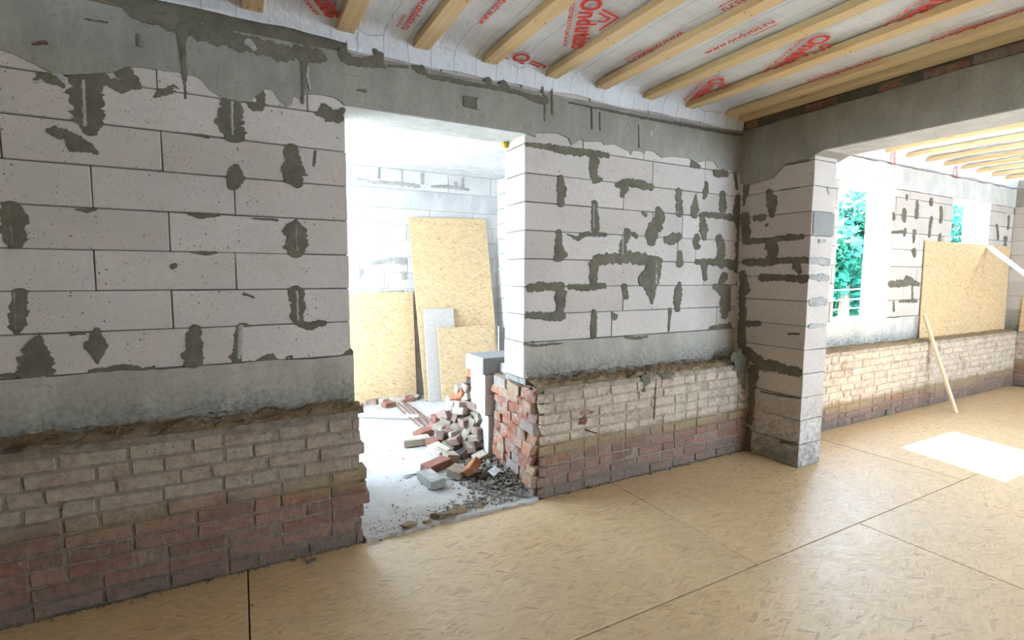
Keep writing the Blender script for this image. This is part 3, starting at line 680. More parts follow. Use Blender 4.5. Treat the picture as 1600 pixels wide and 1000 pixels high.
patches(wp, 'Q', (1130, 450), 3.335, [[(455, 75, 12), (500, 72, 14), (535, 70, 10)], [(450, 200, 8), (520, 195, 5)]], M['scar'])
# cast beam spanning the opening
bm = bmesh.new(); n = 60; prof = []
for i in range(n+1):
    y = YA+0.0 - i*(YA+3.3)/n
    prof.append((y, 2.575 if y < 2.47 else (2.42+0.04*noise.noise((y*14, 0, 0)) if y > 2.72 else 2.53+0.05*noise.noise((y*12, 1, 0)))))
vs = []
for y, z in prof: vs.append([bm.verts.new((XP-0.012 if k in (0, 3) else XP+0.36, y, (z if k < 2 else 2.885+0.01*noise.noise((y*6, 5, 0))))) for k in range(4)])
for a, b in zip(vs[:-1], vs[1:]):
    for k in range(4): bm.faces.new((a[k], a[(k+1) % 4], b[(k+1) % 4], b[k]))
bm.faces.new(vs[0]); bm.faces.new(vs[-1][::-1]); bmesh.ops.recalc_face_normals(bm, faces=bm.faces)
link('cast_beam', bm2me(bm, 'cast_beam'), M['beam'], wp)
box('beam_painted_light', (XP+0.004, -3.0, 2.570), (XP+0.355, 2.44, 2.577), M['paleconc'], wp)  # added pale plate whose colour stands in for window light under the beam
y = YA-0.02
while y > -2.9:
    L = random.choice((0.25, 0.25, 0.12)); r_ = random.random()
    f = form('b', M['raw'], L)
    o = link('brick', f, None, wp, (XP+random.uniform(0.0, 0.02), y, 2.893), (0, 0, -math.pi/2)); y -= L+0.015
box('rough_mortar', (XP+0.012, -3.0, 2.87), (XP+0.30, YA, 3.0), M['smear'], wp)
PL['PB'] = (lambda x, y: onX(x, y, XP), Vector((0, 1, 0)), Vector((-1, 0, 0)))
patches(wp, 'PB', (1300, 0), 5.263, [[(-40, 880, 25), (40, 860, 18), (60, 860, 14)], [(330, 790, 26), (345, 830, 24)], [(760, 690, 28), (850, 665, 26), (960, 630, 26), (1060, 590, 28), (1180, 560, 30)], [(1200, 560, 20), (1300, 545, 18), (1450, 520, 20), (1560, 520, 22)], [(980, 620, 18), (1060, 620, 18), (1180, 600, 14)]])

# ================================================================== RIGHT ROOM WALL (same line as the others)
wr = structure('wall_right')
W1 = (5.60, 6.70, 1.10, 2.60); W2 = (8.15, 9.25, 1.10, 2.585)
for k in range(8):
    z0, z1 = ZR[k], ZR[k+1]
    if k == 7: z1 = 2.60
    x = XQ - (0.3 if k % 2 else 0.0); segs = []
    while x < XE: segs.append((x, min(x+0.6, XE))); x += 0.6
    for a, b in segs:
        a = max(a, XQ); parts = [(a, b)]
        for W in (W1, W2):
            nw = []
            for p, q in parts:
                if q <= W[0] or p >= W[1]: nw.append((p, q))
                else:
                    if p < W[0]: nw.append((p, W[0]))
                    if q > W[1]: nw.append((W[1], q))
            parts = nw
        for p, q in parts:
            if q-p > 0.03: block(wr, p, q, z0, z1, mt=M['block'])
for a, b in ((XQ, W1[0]), (W1[1], W2[0]), (W2[1], XE)):
    box('joint_backing', (a+0.01, YA+0.010, 0.84), (b-0.01, YB-0.01, 2.62), M['joint'], wr)
link('concrete_band', bm2me(band_face(XQ, XE, 7.0), 'band'), mat_concrete('pale_band', (0.55, 0.54, 0.50), True), wr)
T = [(x*0.1, 2.86+0.02*noise.noise((x*0.4, 2, 0))) for x in range(43, 102)]; B = [(x*0.1, 2.60+0.014*noise.noise((x*1.3, 5, 0))) for x in range(43, 102)]
link('ring_beam', bm2me(facebm(T, B, YA-0.01, YB), 'ring_beam'), mat_concrete('pale_ring_beam', (0.58, 0.56, 0.52)), wr)
for i in range(10):
    x0 = XQ+0.02+i*0.58; block(wr, x0, min(x0+0.575, XE), 2.872, 3.0, YA+0.002)
def rs(lists, o, s): patches(wr, 'A', o, s, lists)
rs([[(565, 485, 8), (562, 510, 5)], [(625, 520, 9), (625, 570, 14), (622, 610, 12)], [(545, 575, 14), (548, 610, 20), (550, 635, 10)], [(480, 590, 8), (485, 620, 12)], [(710, 510, 12), (712, 535, 10)],
    [(770, 555, 8), (772, 600, 10), (768, 640, 9)], [(715, 620, 10), (705, 660, 9), (700, 725, 9)], [(555, 690, 10), (550, 720, 8)], [(612, 700, 12), (605, 760, 8)], [(765, 715, 6), (762, 750, 12)],
    [(605, 815, 14), (610, 845, 10)], [(1105, 660, 6), (1112, 740, 8)], [(1175, 610, 8), (1172, 680, 7)], [(1155, 745, 16), (1155, 780, 14)], [(1215, 580, 8), (1220, 700, 8)], [(1245, 620, 16), (1250, 670, 12)], [(1200, 900, 8), (1195, 990, 8)],
    [(470, 705, 5), (540, 700, 6)], [(560, 995, 18), (600, 995, 8)]], (1270, 180), 3.845)
rs([[(420, 85, 9), (480, 85, 12), (550, 75, 10), (590, 88, 6)], [(555, 90, 5), (555, 170, 7)], [(450, 185, 6), (452, 235, 6)], [(480, 182, 4), (580, 180, 6)], [(430, 275, 4), (520, 272, 5)], [(1110, 70, 7), (1105, 130, 10), (1110, 200, 14)]], (1270, 420), 3.573)
pointing(XQ, XE, M['pointing3'], wr)
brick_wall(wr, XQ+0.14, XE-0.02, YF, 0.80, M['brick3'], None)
ledge(wr, XQ, XE, YF+0.004, YA+0.02, 0.80, 9.0, M['dirt'], 0.014)
# vertical chases knocked out of the foot of the brickwork
for (px_, py_) in ((1388, 640), (1445, 630)):
    a = onY(px_, py_, YF); box('broken_notch', (a.x-0.06, YF-0.012, 0.02), (a.x+0.05, YF+0.02, a.z), M['smear'], wr, 0.01, 0.015)
# window reveals are the block ends; sills
for W in (W1, W2):
    box('sill_mortar', (W[0]-0.02, YA-0.01, 1.06), (W[1]+0.02, YB+0.01, 1.105), M['paleconc'], wr, 0.008, 0.004)
window = structure('window_1')
link('pane', None, None, window) if False else None

# far end wall
we = structure('wall_end')
box('pointing', (XE, -3.4, 0.0), (XE+0.3, YA, 0.80), M['pointing2'], we)
for k in range(8):
    y = YA - (0.3 if k % 2 else 0.0) ; ys = [YA]
    while y > -3.3:
        if y < YA: ys.append(y)
        y -= 0.6
    ys.append(-3.4)
    for a, b in zip(ys[:-1], ys[1:]):
        if a > 0.4: box('block', (XE+random.uniform(-.003, .003), b+G, ZR[k]+G), (XE+0.3, a-G, ZR[k+1]-G), M['block'], we, 0.004, 0.001)
box('joint_backing', (XE+0.01, -3.4, 0.8), (XE+0.29, YB, 3.0), M['plaster'], we)
z = 0.012
while z < 0.76:
    y = YF
    while y > 1.6:
        L = random.choice((.25, .25, .12)); link('brick', form('b', M['brick2'], L), None, we, (XE-0.05+random.uniform(-.004, .004), y, z), (0, 0, -math.pi/2)); y -= L+.012
    z += PITCHB
box('brick_backing', (XE-0.045, -3.4, 0.0), (XE, YF, 0.79), M['pointing2'], we)
box('concrete_band', (XE-0.006, -3.4, 0.79), (XE+0.3, YA, 1.106), M['band'], we)
box('ring_beam', (XE-0.01, -3.4, 2.6), (XE+0.3, YA, 2.87), M['beam'], we)

# ================================================================== BACK ROOM
wb = structure('wall_back')
BW = (-0.35, 0.65, 0.9, 2.42)   # unseen opening added at its left end, lets sun in to brighten the room
YR = 6.33; CX0, CX1 = -0.5, 3.2
box('joint_backing', (BW[1]+0.01, YR+0.008, 0), (CX1, YR+0.3, 2.92), M['paleconc'], wb)
box('joint_backing', (CX0-0.3, YR+0.008, 0), (BW[0], YR+0.3, 2.92), M['paleconc'], wb)
box('joint_backing', (BW[0], YR+0.008, 0), (BW[1]+0.01, YR+0.3, BW[2]), M['paleconc'], wb)
zz = [0.0]+[0.18+0.2*i for i in range(1, 12)]
zr = [2.42-0.2015*i for i in range(12, -1, -1)]
zr[0] = 0.0
for k in range(len(zr)-1):
    off = 0.3 if k % 2 else 0.0; x = CX0-off
    while x < CX1:
        a, b = max(x, BW[1]), min(x+0.6, CX1)
        if b-a > 0.02 and b > 0.9: block(wb, a, b, zr[k], zr[k+1], YR, YR+0.1, M['wblock'])
        x += 0.6
box('concrete_band', (CX0, YR-0.004, 2.42), (CX1, YR+0.3, 2.645), M['paleconc'], wb)
x = CX0-0.1
while x < CX1:
    block(wb, max(x, CX0), min(x+0.6, CX1), 2.66, 2.90, YR, YR+0.1, M['wblock']); x += 0.615
PL['B'] = (lambda x, y: onY(x, y, YR), Vector((1, 0, 0)), Vector((0, -1, 0)))
patches(wb, 'B', (540, 240), 4.165, [[(80, 165, 8), (170, 185, 10), (260, 190, 9)], [(215, 95, 7), (215, 160, 9)], [(500, 130, 8), (500, 195, 10)], [(260, 192, 9), (370, 195, 11), (480, 215, 10)], [(560, 215, 6), (660, 215, 9), (800, 235, 7)], [(720, 190, 8), (720, 225, 10)], [(760, 160, 5), (760, 215, 9)],
    [(100, 760, 12), (85, 800, 16)], [(170, 715, 8), (250, 700, 14), (310, 695, 16), (380, 700, 20)], [(380, 780, 18), (385, 810, 16)], [(240, 890, 5), (270, 860, 12)], [(220, 900, 4), (380, 895, 5)]], M['scar'])
box('end_wall', (CX1, YB, 0), (CX1+0.3, YR, 2.92), M['paleconc'], wb)
zs = [0.87+0.2015*i for i in range(0, 11)]
for k in range(10):
    y = YB + (0.3 if k % 2 else 0)
    ys = [YB]+[q for q in (y+0.6*j for j in range(6)) if YB+0.05 < q < YR]+[YR]
    for a, b in zip(ys[:-1], ys[1:]): box('block', (CX1-0.03, a+G, zs[k]+G), (CX1+0.05, b-G, zs[k+1]-G), M['wblock'], wb, 0.004, 0.001)
patches(wb, (lambda x, y: onY(x, y, 6.25), Vector((1, 0, 0)), Vector((0, -1, 0))), (540, 240), 4.165, [], M['scar'])
wbl = structure('wall_far_left')       # window wall on the left of the back room, out of view
WY0, WY1, WZ0, WZ1 = 3.8, 5.9, 0.6, 2.6
for a, b in (((CX0-0.3, YB, 0), (CX0, YR, WZ0)), ((CX0-0.3, YB, WZ1), (CX0, YR, 2.92)), ((CX0-0.3, YB, WZ0), (CX0, WY0, WZ1)), ((CX0-0.3, WY1, WZ0), (CX0, YR, WZ1))):
    box('wall_piece', a, b, M['paleconc'], wbl)
cb = box('ceiling_back', (CX0-0.3, YB-0.0, 2.90), (CX1+0.3, YR+0.3, 3.05), M['ceilwhite']); cb['kind'] = 'structure'
# dusty slab with a chipped front edge at the doorway
bm = bmesh.new(); g = []
xs = [CX0+(CX1-CX0)*i/160 for i in range(161)]
def slab_h(x, y): return 0.018 + 0.010*noise.fractal(Vector((x*2.2, y*2.2, 3)), 1.0, 2.0, 4) + 0.006*noise.noise((x*14, y*14, 0))
ys = [2.935, 2.945, 2.97, 3.02]+[3.08+0.06*i for i in range(57)]
for x in xs:
    r = []
    for j, y in enumerate(ys):
        e = 0.022*noise.fractal(Vector((x*9, 0, 7)), 1.0, 2.0, 3) if j < 3 else 0
        yy_ = y+e if D0+0.01 < x < D1+0.03 else max(y, 3.10+0.001*j)
        r.append(bm.verts.new((x, yy_, -0.04 if j == 0 else slab_h(x, y))))
    g.append(r)
for i in range(160):
    for j in range(len(ys)-1): bm.faces.new((g[i][j], g[i+1][j], g[i+1][j+1], g[i][j+1]))
fb = link('floor_back', bm2me(bm, 'floor_back'), M['slab']); fb['kind'] = 'structure'

# ================================================================== ROOM SHELL OUT OF VIEW
YN = -3.3
wn_ = structure('wall_near')
ops = [(4.6, 6.6, 0.9, 2.6), (7.4, 8.8, 0.9, 2.5)]
x = XL-0.3
for o in ops:
    box('wall_piece', (x, YN-0.3, 0), (o[0], YN, 3.0), M['plaster'], wn_)
    box('wall_piece', (o[0], YN-0.3, 0), (o[1], YN, o[2]), M['plaster'], wn_); box('wall_piece', (o[0], YN-0.3, o[3]), (o[1], YN, 3.0), M['plaster'], wn_)
    x = o[1]
box('wall_piece', (x, YN-0.3, 0), (XE+0.3, YN, 3.0), M['plaster'], wn_)
ws = box('wall_far_side', (XL-0.3, YN, 0), (XL, YB, 3.0), M['plaster']); ws['kind'] = 'structure'

# ================================================================== FLOOR PANELS
fl = structure('floor')
box('subfloor', (XL-0.3, YN-0.3, -0.2), (XE+0.3, YB+0.3, -0.022), M['dark'], fl)
gs = box('subfloor', (CX0-0.3, YB, -0.2), (CX1+0.3, YR+0.3, -0.03), M['dark'], fl)
SE = [2.97, 1.704, 0.452, -0.80, -2.05, -3.30]; XSH = [(-0.019, 0), (0.99, 0)]
for k in range(5):
    x = (-0.019 if k % 2 == 0 else 0.993)-2.4945*2
    while x < XE:
        a, b = max(x, XL), min(x+2.4945, XE)
        if b-a > 0.1:
            bm = boxbm((-(b-a)/2+0.0035, -(SE[k]-SE[k+1])/2+0.0035, -0.018), ((b-a)/2-0.0035, (SE[k]-SE[k+1])/2-0.0035, 0.0), 0.0012)
            link('floor_panel', bm2me(bm, 'floor_panel'), M['osbf'], fl, ((a+b)/2, (SE[k]+SE[k+1])/2, random.uniform(-.001, .0005)))
        x += 2.4945
# grout of dirt along the wall foot
# ================================================================== CEILING
ce = structure('ceiling')
box('roof_deck', (XL-0.3, YN-0.3, 3.10), (XE+0.3, YB+0.1, 3.25), M['pine'], ce)
def sheet(name, x0, x1, y1, y0, zb, seed, drop=2.885):
    """film stapled under the rafters: sags between battens and folds down over the wall top"""
    bm = bmesh.new(); nx = int((x1-x0)/0.05); g = []
    prof = [(YA-0.008, drop)]+[(YA-0.012, drop+0.015), (YA-0.02, max(drop+0.02, 2.95)), (YA-0.035, 3.0), (YA-0.09, 3.018)]
    yy = YA-0.16
    while yy > y0: prof.append((yy, 3.022)); yy -= 0.07
    for i in range(nx+1):
        x = x0+(x1-x0)*i/nx; r = []
        for j, (y, z) in enumerate(prof):
            if j < 5:
                r.append(bm.verts.new((x, y-0.010*noise.noise((x*9, j*0.7, seed)), z+(0.022*noise.noise((x*2.5, 0, seed)) if j < 2 else 0.006*noise.noise((x*6, j, seed))))))
            else:
                r.append(bm.verts.new((x, y, z+0.010*noise.fractal(Vector((x*4, y*2, seed)), 1.0, 2.0, 3)+0.004*noise.noise((x*25, y*9, 2)))))
        g.append(r)
    for i in range(nx):
        for j in range(len(prof)-1): bm.faces.new((g[i][j+1], g[i+1][j+1], g[i+1][j], g[i][j]))
    me = bm2me(bm, name, True)
    return link(name, me, M['film'], ce)
film1 = sheet('vapour_membrane', 0.60, XP-0.02, 3.1, YN+0.1, 3.02, 1.0)
film0 = sheet('vapour_membrane', -1.0, 0.62, 3.1, YN+0.1, 3.02, 6.0, 2.93)
film2 = sheet('vapour_membrane', XP+0.37, XE-0.02, 3.1, YN+0.1, 3.02, 4.0)
def batten(x, wdt=0.10, th=0.045, y1=YA-0.015, y0=YN+0.15, zb=2.97, dx=0.0):
    L = y1-y0; bm = boxbm((-wdt/2, -L/2, 0), (wdt/2, L/2, th), 0.003, 0.001)
    b = link('batten', bm2me(bm, 'batten'), M['pine'], ce, (x, (y0+y1)/2, zb), (0, 0, random.uniform(-.002, .002)))
    if dx != 0 or wdt >= 0.09:
        yy = y1-0.05; k = 0
        while yy > 0.3:
            for s in (-0.028, 0.028):
                bm = bmesh.new(); bmesh.ops.create_cone(bm, segments=8, radius1=0.0035, radius2=0.0035, depth=0.003, cap_ends=True)
                link('nail', bm2me(bm, 'nail'), M['nail'], b, (s+random.uniform(-.006, .006), yy-(y0+y1)/2+random.uniform(-.01, .01), -0.0005))
            yy -= 0.6; k += 1
            if k > 2: break
    return b
for x in (-0.83, -0.34, 0.12, 0.59, 1.04, 1.50, 1.985, 2.42, 2.88, 3.335, 3.80): batten(x)
batten(3.975, 0.085, 0.045, zb=2.955)
x = 5.95
for i in range(9):
    batten(5.94+0.455*i, 0.06, 0.04, zb=2.965)
batten(5.45, 0.06, 0.04, zb=2.965); batten(4.98, 0.06, 0.04, zb=2.965)

# printed lettering on the film (copied wording)
def text_mesh(body, size, bold=0.0):
    cu = bpy.data.curves.new('t', 'FONT'); cu.body = body; cu.size = size; cu.offset = bold; cu.align_x = 'LEFT'; cu.extrude = 0.0; cu.resolution_u = 3
    o = bpy.data.objects.new('t', cu); COL.objects.link(o)
    dg = bpy.context.evaluated_depsgraph_get(); me = bpy.data.meshes.new_from_object(o.evaluated_get(dg))
    bpy.data.objects.remove(o); bpy.data.curves.remove(cu); return me
def stretch(me, length):
    w_ = max(v.co.x for v in me.vertices) or 1; s = length/w_
    for v in me.vertices: v.co.x *= s
    return me
TB = stretch(text_mesh('Ondutiss', 0.155, 0.0045), 0.585)
TW = stretch(text_mesh('www.ondutis.ru', 0.075, 0.0012), 0.47)
TC = stretch(text_mesh('\u043f\u0430\u0440\u043e\u0438\u0437\u043e\u043b\u044f\u0446\u0438\u043e\u043d\u043d\u0430\u044f', 0.042, 0.0006), 0.50)
TS = stretch(text_mesh('\u043f\u0430\u0440\u043e\u0438\u0437\u043e\u043b\u044f\u0446\u0438\u044f', 0.028, 0.0003), 0.16)
def logo_mesh():
    bm = bmesh.new(); W_ = 0.017
    def bar(p, q):
        p = Vector(p).to_3d(); q = Vector(q).to_3d(); d = (q-p).normalized(); n_ = Vector((-d.y, d.x, 0))*W_/2
        bm.faces.new([bm.verts.new(v) for v in (p-n_, q-n_, q+n_, p+n_)])
    bar((0, 0), (0.088, 0.10)); bar((0.082, 0.104), (0.235, 0.02)); bar((0.035, -0.012), (0.095, 0.055)); bar((0.09, 0.058), (0.135, 0.03)); bar((0.132, 0.034), (0.128, -0.005))
    return bm2me(bm, 'logo')
TL = logo_mesh()
for t in (TB, TW, TC, TS, TL): t.materials.clear(); t.materials.append(M['red'])
ZT = 3.006
def lettering(me, start, direction, up, film, drop=0.0):
    d = Vector(direction).normalized(); u = Vector(up); u = (u-d*u.dot(d)).normalized(); n_ = d.cross(u)
    o = link('lettering', me, None, film); mm = Matrix((d, u, n_)).transposed().to_4x4(); mm.translation = Vector(start); o.matrix_world = mm; return o
def big(ox, oy, film=film1):
    d = Vector((0.493, 0.87, 0)); u = Vector((0.87, -0.493, 0)); s = Vector((ox-0.065, oy-0.003, ZT))
    lettering(TB, s, d, u, film); lettering(TC, s-u*0.055+d*0.05, d, u, film); lettering(TL, s+u*0.118+d*0.115, d, u, film)
def www(x, y, s, film=film1, sub=True):
    """s=+1 reads toward the wall, -1 away from it"""
    lettering(TW, (x, y, ZT), (0, s, 0), (s, 0, 0), film)
    if sub: lettering(TS, (x-s*0.035, y+s*0.3, ZT), (0, s, 0), (s, 0, 0), film)
for k in range(-1, 5):
    big(1.664, 2.97-0.745*k) if k >= 0 else None
    big(3.10, 2.635-0.745*k) if k >= 0 else None
    big(0.265, 2.557-0.745*k, film0) if k >= 0 else None
    for (wx_, wy_, sg) in ((2.31, 2.237, 1), (2.69, 3.12, -1), (1.27, 2.72, -1), (0.88, 2.52, 1), (3.70, 2.62, 1)):
        y_ = wy_-0.745*k
        if (y_+0.47 if sg > 0 else y_) < 3.06: www(wx_, y_, sg, film1)
for i in range(5):
    www(6.2+0.9*i, 2.2, 1 if i % 2 else -1, film2, False); www(6.25+0.9*i, 1.2, 1 if i % 2 else -1, film2, False)
# lettering on the fold over the right-hand wall
FOLD = stretch(text_mesh('Ondutis', 0.075, 0.003), 0.15); FOLD.materials.clear(); FOLD.materials.append(M['red'])
for px in (1392, 1490): 
    p = onY(px, 258 if px < 1400 else 275, YA-0.03); lettering(FOLD, (p.x, YA-0.045, 2.985), (0.2, 0, -0.98), (1, 0, 0.2), film2)
# small stroke remains of the print on the fold left of the door
# ================================================================== LIGHT PORTALS at the openings, the added back-room one included
def portal(c, sx, sy, direction):
    l = bpy.data.lights.new('daylight_portal', 'AREA'); l.shape = 'RECTANGLE'; l.size = sx; l.size_y = sy; l.energy = 0.0
    o = bpy.data.objects.new('daylight_portal', l); COL.objects.link(o); o.location = c
    o.rotation_euler = Vector(direction).to_track_quat('-Z', 'Z' if abs(direction[2]) < 0.5 else 'Y').to_euler()
    l.cycles.is_portal = True
for o in ops: portal(((o[0]+o[1])/2, YN-0.31, (o[2]+o[3])/2), o[1]-o[0], o[3]-o[2], (0, 1, 0))
for W in (W1, W2): portal(((W[0]+W[1])/2, YB+0.03, (W[2]+W[3])/2), W[1]-W[0], W[3]-W[2], (0, -1, 0))
portal(((BW[0]+BW[1])/2, YR+0.32, (BW[2]+BW[3])/2), BW[1]-BW[0], BW[3]-BW[2], (0, -1, 0))
portal((CX0-0.31, (WY0+WY1)/2, (WZ0+WZ1)/2), WY1-WY0, WZ1-WZ0, (1, 0, 0))

# ================================================================== LOOSE THINGS
# boards leaning in the back room
def board(name, corners, th, mt, label, cat, group=None):
    """flat sheet through 3 corners: bottom-left, bottom-right, top-left"""
    bl, br, tl = map(Vector, corners); X_ = (br-bl); Lx = X_.length; X_.normalize(); Z_ = tl-bl; Z_ -= X_*Z_.dot(X_); Lz = Z_.length; Z_.normalize(); Y_ = Z_.cross(X_)
    bm = boxbm((0, 0, 0), (Lx, th, Lz), 0.0015); o = link(name, bm2me(bm, name), mt)
    mm = Matrix((X_, Y_, Z_)).transposed().to_4x4(); mm.translation = bl; o.matrix_world = mm; tag(o, label, cat, group); return o
fz = 0.02
bl = onZ(652, 624, 0.03); 
board('strand_board', ((1.99, 5.97, fz), (3.06, 5.97, fz+0.04), (1.835, 6.29, 2.305)), 0.012, M['osbw'], 'tallest strand board leaning upright on the white block wall of the back room', 'board')
board('strand_board', ((0.75, 6.19, fz), (1.955, 6.19, fz), (0.75, 6.30, 1.372)), 0.012, M['osbw'], 'low wide strand board at left under white blocks, beside the tallest board', 'board')
board('plywood_strip', ((2.02, 5.90, fz), (2.42, 5.90, fz), (1.935, 6.085, 1.165)), 0.018, M['greywood'], 'narrow pale grey board leaning in front of the tallest strand board', 'board')
board('strand_board', ((2.17, 5.84, fz), (2.95, 5.84, fz), (2.06, 5.99, 0.93)), 0.012, M['osbw'], 'short strand board in front of the grey board, behind the brick heap', 'board')
# boarding of the second window
board('window_board', ((7.45, YA-0.03, 0.80), (9.98, YA-0.03, 0.80), (7.42, YA-0.018, 2.035)), 0.012, M['osbw'], 'large horizontal strand board covering the lower part of the second window', 'board')
board('strand_board', ((XE-0.05, 2.95, 0.80), (XE-0.05, 1.75, 0.80), (XE-0.012, 2.82, 1.30)), 0.012, M['osbw'], 'strand board on the ledge of the end wall, cut by the right picture edge', 'board')
def stick(name, p, q, wx, wy, mt, label, cat):
    p = Vector(p); q = Vector(q); d = q-p; L = d.length; bm = boxbm((-wx/2, -wy/2, 0), (wx/2, wy/2, L), 0.002)
    o = link(name, bm2me(bm, name), mt); o.matrix_world = Matrix.Translation(p) @ d.to_track_quat('Z', 'Y').to_matrix().to_4x4(); return tag(o, label, cat)
a = onZ(1494, 645, 0.0); t_ = onY(1444, 492, 3.04)
stick('wooden_batten', a, t_, 0.05, 0.025, M['palewood'], 'pale wooden stick leaning from the floor onto the boarded window', 'stick')
a = onY(1546, 386, 3.08); b = onY(1625, 446, 2.4)
stick('white_slat', a, b, 0.06, 0.03, mat_plain('white_paint', (0.78, 0.76, 0.74), 0.6), 'white slat slanting down from the top corner of the window board', 'stick')

# heap of salvaged bricks
PM = dict(cream=mat_pile('dusty_cream', (0.40, 0.33, 0.25), (0.46, 0.41, 0.34), amount=0.4), red=mat_pile('dusty_red', (0.27, 0.12, 0.085), (0.44, 0.38, 0.32), amount=0.1), orange=mat_pile('bright_orange', (0.36, 0.14, 0.065), (0.42, 0.34, 0.27), amount=0.05),
          brown=mat_pile('dark_brown', (0.15, 0.10, 0.075), amount=0.05), mauve=mat_pile('mauve_brick', (0.28, 0.185, 0.145), (0.42, 0.36, 0.30), amount=0.2), white=mat_pile('white_brick', (0.47, 0.42, 0.36), amount=0.4),
          buff=mat_pile('buff_brick', (0.33, 0.265, 0.195), (0.42, 0.37, 0.30), amount=0.25), grey=mat_pile('grey_chunk', (0.34, 0.32, 0.29), (0.45, 0.42, 0.38), amount=0.3))
hp = [Vector((1.28, 4.62, 0.0)), Vector((1.68, 3.86, 0.0)), Vector((1.74, 4.22, 0.78))]
hn = (hp[1]-hp[0]).cross(hp[2]-hp[0]).normalized()
if hn.dot(F_) > 0: hn = -hn
def heap_point(px, py_, sink):
    d = sight(px, py_); t = (hp[0]-EYE).dot(hn)/d.dot(hn); return EYE + d*t - hn*sink
